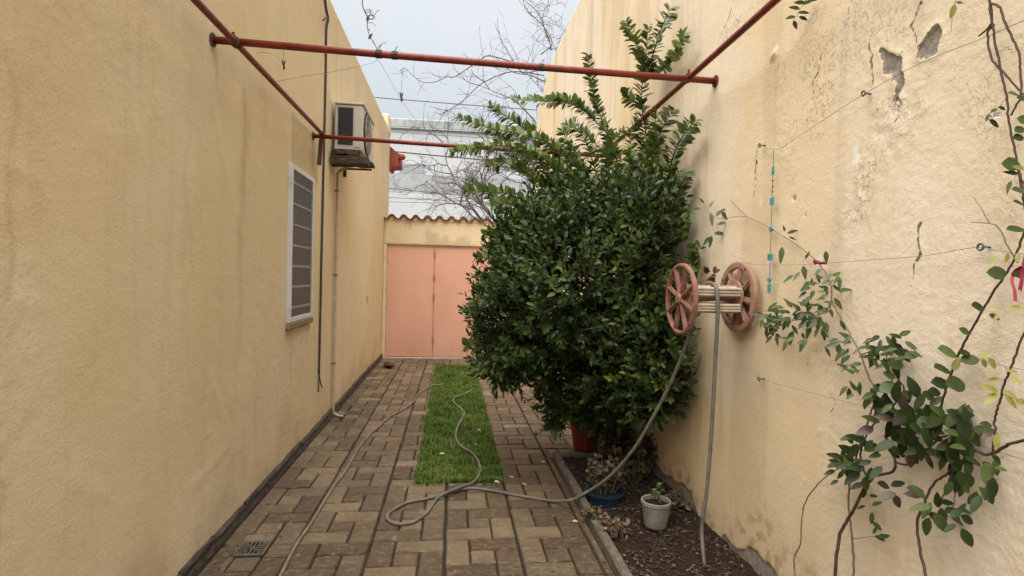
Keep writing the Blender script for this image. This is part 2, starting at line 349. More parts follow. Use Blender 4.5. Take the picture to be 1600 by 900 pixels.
BMOLD.col(BMOLD.ramp(_g, [(0.38, (0.17, 0.185, 0.16)), (0.50, (0.36, 0.375, 0.35)), (0.66, (0.48, 0.49, 0.475))])); BMOLD = BMOLD.m
BSTAIN = M('stained_white_render', 0.9, 0.2); _g = BSTAIN.noise(1.5, 7, 0.8); BSTAIN.col(BSTAIN.ramp(_g, [(0.36, (0.22, 0.225, 0.225)), (0.50, (0.38, 0.385, 0.39)), (0.7, (0.45, 0.455, 0.46))])); BSTAIN = BSTAIN.m
SHUTTER = simple('grey_roller_shutter', (0.36, 0.37, 0.38), 0.6, 0.05, 5)
def leaf_mat(name, stops, attr=True, rough=0.42, trans=0.22, spec=0.45):
    k = M(name, rough, spec)
    c = k.ramp(k.attr('tint') if attr else k.rnd(), stops)
    c = k.mix(k.math('MULTIPLY', k.ramp(k.noise(40, 3), [(0.4, 0.0), (0.7, 1.0)]), 0.3), c, tuple(x * 0.6 for x in stops[0][1]))
    k.col(c)
    t = k.n.new('ShaderNodeBsdfTranslucent'); k.l.new(c, t.inputs[0]); m = k.n.new('ShaderNodeMixShader'); m.inputs[0].default_value = trans
    o = k.n['Material Output']; k.l.new(k.b.outputs[0], m.inputs[1]); k.l.new(t.outputs[0], m.inputs[2]); k.l.new(m.outputs[0], o.inputs[0]); return k.m
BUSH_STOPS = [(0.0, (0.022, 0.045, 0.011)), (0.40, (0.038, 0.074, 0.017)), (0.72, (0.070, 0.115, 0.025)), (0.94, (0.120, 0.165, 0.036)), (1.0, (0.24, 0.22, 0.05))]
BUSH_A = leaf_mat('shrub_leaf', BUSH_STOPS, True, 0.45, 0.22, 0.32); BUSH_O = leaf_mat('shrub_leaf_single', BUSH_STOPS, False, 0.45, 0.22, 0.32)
SPRIG_STOPS = [(0.0, (0.058, 0.092, 0.020)), (0.5, (0.108, 0.160, 0.032)), (1.0, (0.205, 0.245, 0.055))]
SPRIG_A = leaf_mat('young_shoot_leaf', SPRIG_STOPS, True, 0.42)
VINE_DK = leaf_mat('dark_vine_leaf', [(0.0, (0.020, 0.034, 0.010)), (0.55, (0.042, 0.068, 0.018)), (1.0, (0.090, 0.125, 0.032))], False, 0.45, 0.16, 0.28)
VINE_LT = leaf_mat('small_vine_leaf', [(0.0, (0.038, 0.062, 0.022)), (0.6, (0.074, 0.108, 0.036)), (1.0, (0.14, 0.17, 0.058))], False, 0.45)
VINE_YL = leaf_mat('yellow_vine_leaf', [(0.0, (0.25, 0.25, 0.055)), (1.0, (0.42, 0.38, 0.10))], False, 0.5)
VINE_PU = leaf_mat('purple_vine_leaf', [(0.0, (0.040, 0.024, 0.022)), (1.0, (0.090, 0.052, 0.038))], False, 0.45, 0.12)
DEAD = leaf_mat('dead_leaf', [(0.0, (0.055, 0.034, 0.022)), (0.6, (0.145, 0.095, 0.058)), (1.0, (0.30, 0.22, 0.14))], True, 0.8, 0.1, 0.15)
DRYPLANT = leaf_mat('dry_plant_leaf', [(0.0, (0.045, 0.040, 0.018)), (0.6, (0.095, 0.075, 0.036)), (1.0, (0.22, 0.16, 0.095))], True, 0.7, 0.15, 0.2)
PALELEAF = leaf_mat('pale_fallen_leaf', [(0.0, (0.38, 0.30, 0.15)), (1.0, (0.55, 0.47, 0.30))], False, 0.7, 0.1, 0.2)
REDDEAD = simple('rusty_dead_leaf', (0.095, 0.040, 0.026), 0.8, 0.4, 30)
GRASS = leaf_mat('grass_blade', [(0.0, (0.078, 0.140, 0.018)), (0.50, (0.135, 0.215, 0.038)), (0.80, (0.225, 0.280, 0.065)), (1.0, (0.32, 0.28, 0.12))], True, 0.55, 0.3, 0.3)

# ------------------------------------------------------------------ leaves
LT = np.array([0.0, 0.28, 0.62, 1.0])
def leaf_local(w1=1.0, w2=0.85, fold=0.25, droop=0.12):
    v = [(0, 0, 0)]
    for t, w in ((0.16, w1 * .66), (0.38, w1), (0.62, w2), (0.83, w2 * .60)):
        z = -droop * t * t
        v += [(t, -0.5 * w, z + fold * 0.5 * w), (t, 0, z), (t, 0.5 * w, z + fold * 0.5 * w)]
    v.append((1, 0, -droop)); return np.array(v)      # x along, y in widths, z in widths for fold
_lt = [(0, 2, 1), (0, 3, 2)]
for _k in range(3): _a = 1 + 3 * _k; _lt += [(_a, _a + 1, _a + 4), (_a, _a + 4, _a + 3), (_a + 1, _a + 2, _a + 5), (_a + 1, _a + 5, _a + 4)]
LEAF_T = np.array(_lt + [(10, 11, 13), (11, 12, 13)])
LEAFV = leaf_local()
def leaf_batch(O, D, N, L, Wd, tint, mat, name, parent=None, shape=LEAFV):
    O = np.asarray(O, float); D = np.asarray(D, float); N = np.asarray(N, float)
    D = D / (np.linalg.norm(D, axis=1, keepdims=True) + 1e-9)
    B = np.cross(N, D); B = B / (np.linalg.norm(B, axis=1, keepdims=True) + 1e-9); N = np.cross(D, B)
    L = np.asarray(L)[:, None, None]; Wd = np.asarray(Wd)[:, None, None]
    s = shape[None]
    V = O[:, None, :] + D[:, None, :] * s[:, :, 0:1] * L + B[:, None, :] * s[:, :, 1:2] * Wd + N[:, None, :] * s[:, :, 2:3] * Wd
    n = len(O); k = shape.shape[0]
    F = (LEAF_T[None] + (np.arange(n) * k)[:, None, None]).reshape(-1, 3)
    return mesh_np(name, V.reshape(-1, 3), F, mat, parent, {'tint': np.repeat(np.asarray(tint), k)}, smooth=True, tris=True)
def leaf_mesh(name, ratio, mat, shape=LEAFV):
    V = shape.copy(); V[:, 1] *= ratio; V[:, 2] *= ratio
    me = bpy.data.meshes.new(name); me.from_pydata([tuple(v) for v in V], [], [tuple(int(i) for i in f) for f in LEAF_T]); me.materials.append(mat)
    me.polygons.foreach_set('use_smooth', [True] * len(me.polygons)); me.update(); return me
def place_leaf(me, parent, o, d, n, L, name='leaf'):
    d = Vector(d).normalized(); n = Vector(n); b = n.cross(d)
    b = b.normalized() if b.length > 1e-6 else d.orthogonal().normalized(); n = d.cross(b)
    ob = bpy.data.objects.new(name, me); COL.objects.link(ob)
    if parent is not None: ob.parent = parent
    p = Vector(o) - (root_loc(parent) if parent is not None else Vector((0, 0, 0)))
    m = Matrix((d, b, n)).transposed().to_4x4() @ Matrix.Scale(L, 4)
    m.translation = p; ob.matrix_local = m; return ob

# ------------------------------------------------------------------ ground
g = MB(); g.add([(-300, -300, -0.16), (300, -300, -0.16), (300, 300, -0.16), (-300, 300, -0.16)], [(0, 1, 2, 3)])
struct(g.build('ground', EARTH))
street = MB().box((-60, 12.2, -0.155), (60, 19.5, -0.10)); struct(street.build('street', simple('asphalt', (0.055, 0.055, 0.056), 0.9, 0.2, 6)))
walk = MB().box((-60, 10.45, -0.155), (60, 12.2, 0.0)); struct(walk.build('sidewalk', simple('sidewalk_cement', (0.30, 0.29, 0.27), 0.9, 0.15, 4)))

# pavement: base sheet of joint dirt, pinwheel modules of five pavers
GX0, GX1, GY0, GY1 = -0.235, 0.392, 3.885, 9.13        # grass strip
PX0, PY1 = 0.84, 4.42                                  # planter: from PX0 to the wall, up to PY1
pave = MB().box((XL, 0.5, -0.10), (XR, YG + 0.14, -0.014)).build('pavement', JOINT); struct(pave)
pave['label'] = 'brown cement pavers laid in pinwheel pattern along the alley'
MOD = 0.4; ox, oy = -0.01, 3.853
cells = []
U = MOD / 3
PAT = [(0, 1, 1, 3), (1, 2, 3, 3), (1, 1, 2, 2), (2, 0, 3, 2), (0, 0, 2, 1)]   # x0,y0,x1,y1 in thirds
for i in range(-3, 4):
    for j in range(-8, 16):
        for (a, b, c, d) in PAT:
            g0, g1, g2, g3 = 0.0075 if a == 0 else 0.0045, 0.0075 if b == 0 else 0.0045, 0.0075 if c == 3 else 0.0045, 0.0075 if d == 3 else 0.0045
            x0 = ox + i * MOD + a * U + g0; x1 = ox + i * MOD + c * U - g2; y0 = oy + j * MOD + b * U + g1; y1 = oy + j * MOD + d * U - g3
            x0 = max(x0, XL + 0.022); x1 = min(x1, XR - 0.004); y1 = min(y1, YG - 0.01)
            if x1 - x0 < 0.03 or y1 - y0 < 0.03: continue
            # cut by the grass strip
            rects = [(x0, y0, x1, y1)]
            def cut(rs, A):
                o = []
                for r in rs:
                    if r[2] <= A[0] or r[0] >= A[2] or r[3] <= A[1] or r[1] >= A[3]: o.append(r); continue
                    if r[0] < A[0]: o.append((r[0], r[1], A[0], r[3]))
                    if r[2] > A[2]: o.append((A[2], r[1], r[2], r[3]))
                    if r[1] < A[1]: o.append((max(r[0], A[0]), r[1], min(r[2], A[2]), A[1]))
                    if r[3] > A[3]: o.append((max(r[0], A[0]), A[3], min(r[2], A[2]), r[3]))
                return o
            rects = cut(rects, (GX0, GY0, GX1, GY1)); rects = cut(rects, (PX0 - 0.006, 0, 3, PY1 + 0.02))
            dg = gnd(395, 856); rects = cut(rects, (dg.x - 0.085, dg.y - 0.085, dg.x + 0.085, dg.y + 0.085))
            dg = gnd(551, 645); rects = cut(rects, (dg.x - 0.085, dg.y - 0.085, dg.x + 0.085, dg.y + 0.085))
            cells += [r for r in rects if r[2] - r[0] > 0.022 and r[3] - r[1] > 0.022]
def paver_geo(x0, y0, x1, y1, rg):
    j = lambda s: rg.uniform(-s, s)
    b = 0.006; h = j(0.0022)
    base = [(x0 + j(.002), y0 + j(.002), -0.05), (x1 + j(.002), y0 + j(.002), -0.05), (x1 + j(.002), y1 + j(.002), -0.05), (x0 + j(.002), y1 + j(.002), -0.05)]
    mid = [(p[0], p[1], -0.007 + h + j(.001)) for p in base]; cx, cy = (x0 + x1) / 2, (y0 + y1) / 2
    # edge midpoints make the outline a little uneven
    def ring(src, ins, z, zj):
        o = []
        for k in range(4):
            p, q = src[k], src[(k + 1) % 4]
            for t in (0, 0.5):
                x = p[0] + (q[0] - p[0]) * t; y = p[1] + (q[1] - p[1]) * t
                x += (ins if x < cx else -ins) * (abs(x - cx) > 1e-3 and (t == 0 or k in (1, 3))) + j(.0016); y += (ins if y < cy else -ins) * (t == 0 or k in (0, 2)) + j(.0016)
                o.append((x, y, z + j(zj)))
        return o
    r0 = ring(base, 0, -0.05, 0); r1 = ring(base, 0.0005, -0.007 + h, .0015); r2 = ring(base, b, h, .0012)
    vs = r0 + r1 + r2 + [(cx + j(.02), cy + j(.02), h + j(.0015))]
    fs = []
    for A, B in ((0, 8), (8, 16)):
        for k in range(8): fs.append((A + k, A + (k + 1) % 8, B + (k + 1) % 8, B + k))
    for k in range(8): fs.append((16 + k, 16 + (k + 1) % 8, 24))
    return vs, fs
cells.sort(key=lambda r: (r[1] < 2.45, r[1]))
rg = random.Random(3)
for r in cells[:296]:
    cx, cy = (r[0] + r[2]) / 2, (r[1] + r[3]) / 2
    vs, fs = paver_geo(r[0] - cx, r[1] - cy, r[2] - cx, r[3] - cy, rg)
    m = MB().add(vs, fs); ob = m.build('paver', PAVER, pave, loc=(0, 0, 0)); ob.location = (cx, cy, rg.uniform(-.0015, .0015))
    ob.rotation_euler = (rg.uniform(-.005, .005), rg.uniform(-.005, .005), rg.uniform(-.006, .006))
far = MB()
for r in cells[296:]:
    vs, fs = paver_geo(*r, rg); far.add(vs, fs, rg.random())
stuff(far.build('paver', PAVER_J, pave))

n = 900; X = rng.uniform(XL + .05, PX0, n); Y = 2.4 + 6.5 * rng.random(n) ** 1.5; near = np.exp(-((X - (XL + .1)) / .25) ** 2) + np.exp(-((X - PX0) / .15) ** 2) + .12; kp = (rng.random(n) < near) & ~((X > GX0 - .02) & (X < GX1 + .02) & (Y > GY0 - .02)); X, Y = X[kp], Y[kp]; n = len(X)
DEBRIS = (X, Y)

# ------------------------------------------------------------------ the two walls
def polyd(Yg, Zg, pts):
    """distance from grid points to a polyline given in (y, z)"""
    d = np.full(Yg.shape, 9.0)
    for (a, b) in zip(pts[:-1], pts[1:]):
        ay, az = a; by, bz = b; vy, vz = by - ay, bz - az; L2 = vy * vy + vz * vz + 1e-12
        t = np.clip(((Yg - ay) * vy + (Zg - az) * vz) / L2, 0, 1)
        d = np.minimum(d, np.hypot(Yg - ay - t * vy, Zg - az - t * vz))
    return d
def inpoly(Yg, Zg, pts):
    r = np.zeros(Yg.shape, bool); n = len(pts)
    for i in range(n):
        y0, z0 = pts[i]; y1, z1 = pts[(i + 1) % n]
        c = ((z0 > Zg) != (z1 > Zg)); r ^= c & (Yg < (y1 - y0) * (Zg - z0) / ((z1 - z0) + 1e-12) + y0)
    return r
def blob(Yg, Zg, c, ry, rz):
    return 1 - np.hypot((Yg - c[0]) / ry, (Zg - c[1]) / rz)
def wall(name, X, into, Ys, nz, top, fields, mat, parent=None):
    Zn = np.linspace(0, 1, nz); T = top(Ys)
    Yg = np.repeat(Ys[:, None], nz, 1); Zg = Zn[None, :] * (T[:, None] + 0.15) - 0.15
    relief, A = fields(Yg, Zg)
    Xg = X - into * relief
    def pad(a, e=True): return np.pad(a, 1, mode='edge')
    Xp = pad(Xg); Yp = pad(Yg); Zp = pad(Zg)
    Xp[0, :] = Xp[-1, :] = X + into * 0.24; Xp[:, 0] = Xp[:, -1] = X + into * 0.24
    n, m = Xp.shape; V = np.stack([Xp, Yp, Zp], -1).reshape(-1, 3)
    idx = np.arange(n * m).reshape(n, m)
    q = np.stack([idx[:-1, :-1], idx[1:, :-1], idx[1:, 1:], idx[:-1, 1:]], -1).reshape(-1, 4)
    if into > 0: q = q[:, ::-1]
    return mesh_np(name, V, q, mat, parent, {k: pad(v).ravel() for k, v in A.items()}, smooth=True)
yz = lambda pts, f: [(f(*p).y, f(*p).z) for p in pts]

def right_fields(Yg, Zg):
    n1 = fbm(Yg * 3.1, Zg * 3.1, 5); n2 = fbm(Yg * 24 + 5, Zg * 24, 4); n3 = fbm(Yg * 1.3 + 40, Zg * 0.9 + 3, 4)
    wy = (fbm(Yg * 19, Zg * 19, 3) - 0.45) * 0.05; wz = (fbm(Yg * 19 + 60, Zg * 19, 3) - 0.45) * 0.05
    Yw, Zw = Yg + wy, Zg + wz
    rel = (n1 - 0.47) * 0.0042 + (n2 - 0.47) * 0.0016
    cd = np.full(Yg.shape, .3); bd = np.full(Yg.shape, .3); flake = np.zeros(Yg.shape); pit = np.zeros(Yg.shape); white = np.zeros(Yg.shape); stain_shade = np.zeros(Yg.shape)
    cr = [[(1185, 228), (1182, 262), (1179, 290), (1176, 312)], [(1210, 232), (1209, 262), (1207, 292)], [(1286, 70), (1281, 98), (1268, 148), (1262, 192)],
          [(1333, 0), (1330, 26), (1337, 50)], [(1358, 62), (1361, 100), (1364, 128), (1362, 140)], [(1440, 0), (1436, 20), (1424, 42), (1430, 70)], [(1462, 80), (1458, 105), (1466, 120)],
          [(1409, 88), (1411, 120), (1404, 160), (1398, 192)], [(1438, 352), (1436, 374), (1443, 398), (1434, 412)], [(1430, 414), (1428, 432), (1424, 452)], [(1425, 240), (1424, 330)],
          [(1291, 560), (1294, 600), (1301, 630), (1293, 655)], [(1155, 330), (1150, 372), (1146, 395)], [(1120, 8), (1119, 70)], [(1146, 0), (1138, 30), (1130, 44)], [(1155, 0), (1153, 28)],
          [(1362, 440), (1360, 480)], [(1493, 470), (1497, 520)], [(1318, 330), (1315, 372)], [(1420, 195), (1432, 180), (1436, 150)], [(1235, 170), (1232, 250)], [(1268, 250), (1262, 330)],
          [(1100, 60), (1080, 85), (1060, 110)], [(1050, 120), (1010, 175)], [(1475, 68), (1470, 85), (1480, 75)], [(1570, 640), (1575, 690)], [(1462, 520), (1470, 545)], [(1207, 305), (1196, 372), (1192, 410)],
          [(1310, 60), (1300, 95)], [(1345, 185), (1332, 235)], [(1380, 210), (1372, 270)]]
    wgt = [1, .9, 1, .9, 1, .9, .8, 1, 1, .9, .35, .7, .55, .6, 1, .8, .5, .5, .5, .8, .45, .45, .55, .5, .6, .4, .35, .5, .6, .5, .5]
    wob = fbm(Yg * 60 + 7, Zg * 60, 2)
    for p, w in zip(cr, wgt):
        d = polyd(Yw, Zw, [(a + wy_, b) for (a, b), wy_ in zip(yz(p, rwall), [0] * len(p))])
        cd = np.minimum(cd, d + .006 * (1 - w))
        rel += 0.0025 * w * np.exp(-(d / 0.02) ** 2) * (n2 - 0.2)
    # flaked patches
    P1 = [(1374, 80), (1392, 76), (1410, 88), (1411, 120), (1407, 160), (1402, 158), (1400, 112), (1384, 112), (1380, 100)]
    P2 = [(1436, 74), (1448, 60), (1462, 38), (1466, 34), (1464, 84), (1450, 92), (1438, 90)]
    for P in (P1, P2):
        pl = yz(P, rwall); ins = inpoly(Yw, Zw, pl); e = polyd(Yw, Zw, pl + pl[:1])
        bd = np.minimum(bd, np.where(ins, -e, e) - .004); rel += np.where(ins, -0.0045, 0.003 * np.exp(-(e / 0.02) ** 2))
    c = rwall(1455, 84); white = np.maximum(white, 0.55 * sstep(0, .6, blob(Yw, Zw, (c.y, c.z), .03, .03)))
    # blistered, crumbly zones
    for (px, py, ry, rz, w) in ((1400, 190, .17, .17, 1.0), (1380, 220, .12, .14, .9), (1285, 150, .12, .16, .55), (1350, 280, .12, .22, .7), (1330, 340, .1, .16, .5), (1265, 120, .08, .20, .5), (1275, 560, .12, .10, .55), (1150, 40, .3, .15, .5), (1340, 110, .12, .15, .45), (1440, 120, .07, .1, .4)):
        c = rwall(px, py); b = sstep(0, .7, blob(Yw, Zw, (c.y, c.z), ry, rz)) * w
        rel += b * ((fbm(Yg * 16, Zg * 16, 4) - .45) * .005 + sstep(.47, .53, fbm(Yg * 30, Zg * 24, 4)) * .0014); flake = np.maximum(flake, b)
    flake = np.maximum(flake, .32 * sstep(.52, .62, fbm(Yg * 2.2 + 8, Zg * 1.6 + 2, 4)) * (Zg > 1.0)) * (.25 + .75 * sstep(.36, .50, fbm(Yg * 9 + 4, Zg * 7, 3)))
    # smears of filler
    for (px, py, ry, rz, w) in ((1337, 246, .022, .045, 1), (1150, 303, .025, .03, .45), (1190, 312, .02, .03, .45), (1203, 415, .03, .05, .35), (1280, 420, .05, .06, .55)):
        c = rwall(px, py); white = np.maximum(white, w * sstep(0, .5, blob(Yw, Zw, (c.y, c.z), ry, rz)))
    # lumps
    for (px, py, r_, h) in ((1210, 85, .03, .015), (1280, 678, .022, .004), (1258, 750, .018, .003), (1190, 270, .008, .004), (1240, 308, .01, -.01), (1258, 335, .01, -.01)):
        c = rwall(px, py); b = np.clip(blob(Yw, Zw, (c.y, c.z), r_, r_), 0, 1); rel += h * b; pit = np.maximum(pit, (h < 0) * sstep(.2, .8, b))
    # damp foot of the wall, plaster fallen off near the planter
    edge = 0.05 + 0.11 * sstep(0.3, .7, fbm(Yg * 3 + 20, Zg * 0 + 1, 3)) + 0.03 * (n2 - .5)
    edge = edge + 0.10 * sstep(2.75, 2.55, Yg) * sstep(2.2, 2.4, Yg)
    ft = (1 - sstep(edge - 0.008, edge + 0.008, Zg)) * sstep(5.2, 4.4, Yg); bd = np.minimum(bd, np.where(Yg < 4.8, Zg - edge, .3)); rel -= ft * 0.006
    damp = sstep(edge + .22, edge - .02, Zg + (n1 - .47) * .4) * sstep(6.5, 4.5, Yg); stain_shade = np.maximum(stain_shade, damp * (0.2 + 0.45 * sstep(.45, .6, n2)))
    # rust brown run-off bands far down the wall
    for (px0, px1) in ((866, 873), (921, 927)):
        ya, yb = rwall(px0, 60).y, rwall(px1, 60).y
        stain_shade = np.maximum(stain_shade, 0.30 * sstep(0.06, 0.0, np.abs(Yg - (ya + yb) / 2) - .05) * sstep(1.2, 2.5, Zg))
    stain_shade = np.maximum(stain_shade, 0.16 * sstep(.50, .62, fbm(Yg * 6 + 3, Zg * .7, 4)))
    pale = sstep(.44, .58, n3 + .07 * sstep(1.0, 2.2, Zg + n1)) * .65 + .5 * sstep(2.10, 2.0, Yg + .15 * (n1 - .5)) ; pale = np.clip(pale, 0, 1)  # pale patches, biased upward: the upper wall's paler light put into the paint
    # rougher trowelled coat towards the near end
    rr = sstep(2.12, 2.03, Yg); rel += rr * (fbm(Yg * 50, Zg * 80 + Yg * 20, 3) - .45) * 0.0026
    return rel, dict(cd=cd, bd=bd, flake=np.clip(flake, 0, 1), pit=np.clip(pit, 0, 1), white=np.clip(white, 0, 1), stain_shade=np.clip(stain_shade, 0, 1), pale=pale)
def right_top(y):
    return np.where(y < 8.85, 4.955, np.where(y < 10.15, 4.955 - 0.36 * sstep(8.85, 10.15, y) ** 0.8, 4.59 - 1.6 * sstep(10.15, 10.42, y)))
Ys = np.concatenate([np.linspace(-0.8, 1.1, 40, endpoint=False), 1.1 * np.exp(np.arange(0, math.log(10.42 / 1.1), 0.0036)), [10.42]])
bw = thing('boundary_wall', 'tall cream plastered boundary wall with cracked and flaking paint on the right', 'wall', (XR, 4.8, 0))
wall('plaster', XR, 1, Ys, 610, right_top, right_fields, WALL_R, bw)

def left_fields(Yg, Zg):
    n1 = fbm(Yg * 2.6 + 30, Zg * 2.6, 5); n2 = fbm(Yg * 22 + 5, Zg * 26 + Yg * 9, 4); n3 = fbm(Yg * 1.1 + 70, Zg * .8, 4)
    rel = (n1 - .47) * .008 + (n2 - .47) * .0020
    Yw = Yg + (fbm(Yg * 16, Zg * 16, 3) - .45) * .06; Zw = Zg
    rough = sstep(.44, .58, fbm(Yg * 1.4 + 11, Zg * 1.4 + 4, 3)); rel += rough * (fbm(Yg * 50, Zg * 70 + Yg * 30, 3) - .45) * .0040
    cd = np.full(Yg.shape, .3); stain_shade = np.zeros(Yg.shape)
    for p, w in (([(20, 250), (60, 285), (75, 310)], .25), ([(340, 110), (330, 150), (350, 250), (378, 370)], .35), ([(383, 150), (380, 240), (378, 380)], .3), ([(330, 590), (345, 640), (360, 690)], .3),
                 ([(205, 180), (215, 205)], .5), ([(110, 750), (165, 775)], .3), ([(370, 480), (377, 545)], .25), ([(430, 570), (436, 640)], .25), ([(25, 470), (60, 478)], .3), ([(300, 760), (355, 700)], .2)):
        d = polyd(Yw, Zw, yz(p, lwall)); cd = np.minimum(cd, d + .0045 * (1.1 - w))
        rel += .002 * np.exp(-(d / .03) ** 2)
    for (px, py, l, wd, w) in ((382, 130, 1.0, .05, .55), (374, 330, .9, .035, .4), (415, 140, .35, .06, .35), (300, 120, 1.4, .02, .22), (470, 520, .7, .012, .30), (480, 515, .8, .012, .35), (455, 520, .9, .016, .3), (492, 505, .9, .03, .3), (212, 230, 1.2, .02, .15), (302, 300, 1.2, .012, .18), (5, 60, 2.6, .012, .35), (335, 70, .22, .025, .5), (300, 20, .7, .10, .18)):  # drip stains; the short one below the pipe end is its painted shadow
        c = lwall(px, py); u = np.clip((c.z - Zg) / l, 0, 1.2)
        stain_shade = np.maximum(stain_shade, .62 * w * np.exp(-((Yg - c.y + .22 * (n1 - .5)) / wd) ** 2) * sstep(-.02, .04, c.z - Zg) * (1 - sstep(.55, 1.0, u)) * (.55 + .9 * (n2 - .2)))
    # ochre patch over the window, unpainted repair
    a, b = lwall(457, 205), lwall(495, 262)
    stain_shade = np.maximum(stain_shade, .42 * (Yg > a.y - .03) * (Yg < b.y + .05) * (Zg > 2.26) * (Zg < 2.64 + .02 * n1) * (.7 + .6 * (n2 - .3)))
    foot = sstep(.42, .08, Zg + (n1 - .47) * .7); stain_shade = np.maximum(stain_shade, foot * .32 * (.4 + n2))
    top_ = sstep(3.35, 3.95, Zg + (fbm(Yg * 5, Zg * .5, 3) - .45) * 1.2); stain_shade = np.maximum(stain_shade, .16 * top_)
    pale = np.clip(sstep(.45, .6, n3) * .55 + sstep(.45, .65, fbm(Yg * .9 + 5, Zg * .6 + 9, 3)) * .5, 0, 1)
    # vertical plaster joints, their thin shadow lines painted into the colour
    for y_ in (5.75, 8.15): rel -= .010 * np.exp(-((Yg - y_) / .012) ** 2) * (Zg > 2.9); stain_shade = np.maximum(stain_shade, .4 * np.exp(-((Yg - y_) / .02) ** 2) * (Zg > 2.9))
    return rel, dict(cd=cd, bd=np.full(Yg.shape, .3), white=np.zeros(Yg.shape), stain_shade=np.clip(stain_shade, 0, 1), pale=pale)
Yl = np.concatenate([np.linspace(-0.8, 1.1, 30, endpoint=False), 1.1 * np.exp(np.arange(0, math.log(10.42 / 1.1), 0.0055)), [10.42]])
hw = thing('house_wall', 'long cream yellow house side wall with barred window, dark slate skirting, on the left', 'house', (XL, 4.8, 0))
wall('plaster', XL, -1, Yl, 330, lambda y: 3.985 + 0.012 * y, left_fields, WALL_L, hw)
rg = random.Random(11); y = 0.6; skm = []
while y < YG - 0.02:                                  # skirting slabs, one by one
    L = rg.uniform(0.36, 0.44); y1 = min(y + L, YG - 0.005); h = 0.088 + rg.uniform(-.006, .006); t = 0.024 + rg.uniform(-.004, .005)
    m = MB(); vs = []; n = 5
    for k in range(n + 1):
        yy = y + 0.003 + (y1 - y - 0.006) * k / n
        for (xx, zz) in ((0, -.03), (t + .004, -.03), (t + .004, .018), (t - .003, .045), (t, h - .012), (t - .010, h), (0, h)):
            vs.append((XL - 0.012 + 0.012 + xx + (rg.uniform(-.004, .004) if xx > 0 else -0.012), yy, zz + (rg.uniform(-.003, .003) if zz > 0 else 0)))
    fs = []
    for k in range(n):
        for q in range(6): fs.append((k * 7 + q, k * 7 + q + 1, (k + 1) * 7 + q + 1, (k + 1) * 7 + q))
    fs += [tuple(range(6, -1, -1)), tuple(n * 7 + q for q in range(7))]
    m.add(vs, fs); m.build('skirting_stone', SLATE, hw); y = y1
# top stub of the wall end
m = MB().box((XL - .22, 10.12, 4.0), (XL + .015, 10.425, 4.36), .03); m.build('corner_pier', WALL_P, hw)
# window: frame, screen, glass, bars, sill
w0, w1_, w2, w3 = lwall(458, 260, .03), lwall(493, 275, .03), lwall(453, 507, .03), lwall(488, 493, .03)
ya, yb, za, zb = (w0.y + w2.y) / 2, (w1_.y + w3.y) / 2, (w2.z + w3.z) / 2, (w0.z + w1_.z) / 2
fr = MB(); fw = 0.037
fr.box((XL - .01, ya, za), (XL + .028, ya + fw, zb), .003); fr.box((XL - .01, yb - fw, za), (XL + .028, yb, zb), .003)
fr.box((XL - .01, ya + fw + .001, zb - fw), (XL + .026, yb - fw - .001, zb), .003); fr.box((XL - .01, ya + fw + .001, za), (XL + .026, yb - fw - .001, za + fw), .003)
win = fr.build('window', FRAME_W, hw)
MB().box((XL - .008, ya + fw, za + fw), (XL + .012, yb - fw, zb - fw)).build('glass', GLASSBACK, win)
for k in range(7):
    zz = za + fw + .07 + (zb - za - 2 * fw - .10) * k / 6.4
    MB().box((XL + .0135, ya + fw + .002, zz - .009), (XL + .021, yb - fw - .012, zz + .009), .002).build('bar', BARW, win)
MB().box((XL + .0235, ya + fw + .001, za + fw + .001), (XL + .0245, yb - fw - .001, zb - fw - .001)).build('screen', SCREEN, win)
MB().box((XL - .01, ya - .02, za - .05), (XL + .030, yb + .03, za - .003), .006).build('sill', SILL, hw)
for zz in (za + .12, zb - .12): MB().tube([(XL + .03, ya - .006, zz - .03), (XL + .03, ya - .006, zz + .03)], .007, 6).build('hinge', FRAME_W, win)
c = lwall(574, 468); MB().box((XL - .01, c.y - .05, c.z - .05), (XL + .008, c.y + .05, c.z + .05), .002).build('outlet_plate', CONDUIT, hw)

# gate wall, clay tile capping, pink steel gate
gw = thing('gate_wall', 'cream lintel wall over the pink gate, capped with clay tiles', 'wall', (0.1, YG, 0))
zt = at(690, 342, 1, YG).z; gt = at(690, 384, 1, YG).z
def gate_grid():
    xs = np.linspace(XL + .002, XR - .002, 90); zs = np.linspace(gt, zt - .02, 22); Xg = np.repeat(xs[:, None], 22, 1); Zg = np.repeat(zs[None], 90, 0)
    rel = (fbm(Xg * 4, Zg * 4, 4) - .47) * .015; st = .35 * sstep(.48, .64, fbm(Xg * 5, Zg * 2.5, 4)); st = np.maximum(st, .5 * sstep(.06, 0, Zg - gt) * (fbm(Xg * 9, Zg * 9, 3)))
    Xp = np.pad(Xg, 1, mode='edge'); Zp = np.pad(Zg, 1, mode='edge'); Yp = np.pad(YG - rel, 1, mode='edge')
    Yp[0] = Yp[-1] = YG + .2; Yp[:, 0] = Yp[:, -1] = YG + .2
    n, mm = Xp.shape; V = np.stack([Xp, Yp, Zp], -1).reshape(-1, 3); idx = np.arange(n * mm).reshape(n, mm)
    q = np.stack([idx[:-1, :-1], idx[1:, :-1], idx[1:, 1:], idx[:-1, 1:]], -1).reshape(-1, 4)
    return V, q, {'stain_shade': np.pad(st, 1, mode='edge').ravel(), 'cd': np.full(n * mm, .3), 'bd': np.full(n * mm, .3)}
V, q, A = gate_grid(); mesh_np('lintel', V, q, WALL_G, gw, A)
MB().box((XL + .003, YG - .003, -.01), (XL + .058, YG + .19, gt - .001), .004).build('jamb', WALL_P, gw)
MB().box((XR - .20, YG - .003, -.01), (XR - .003, YG + .19, gt - .001), .004).build('jamb', WALL_P, gw)
TP = 0.2065
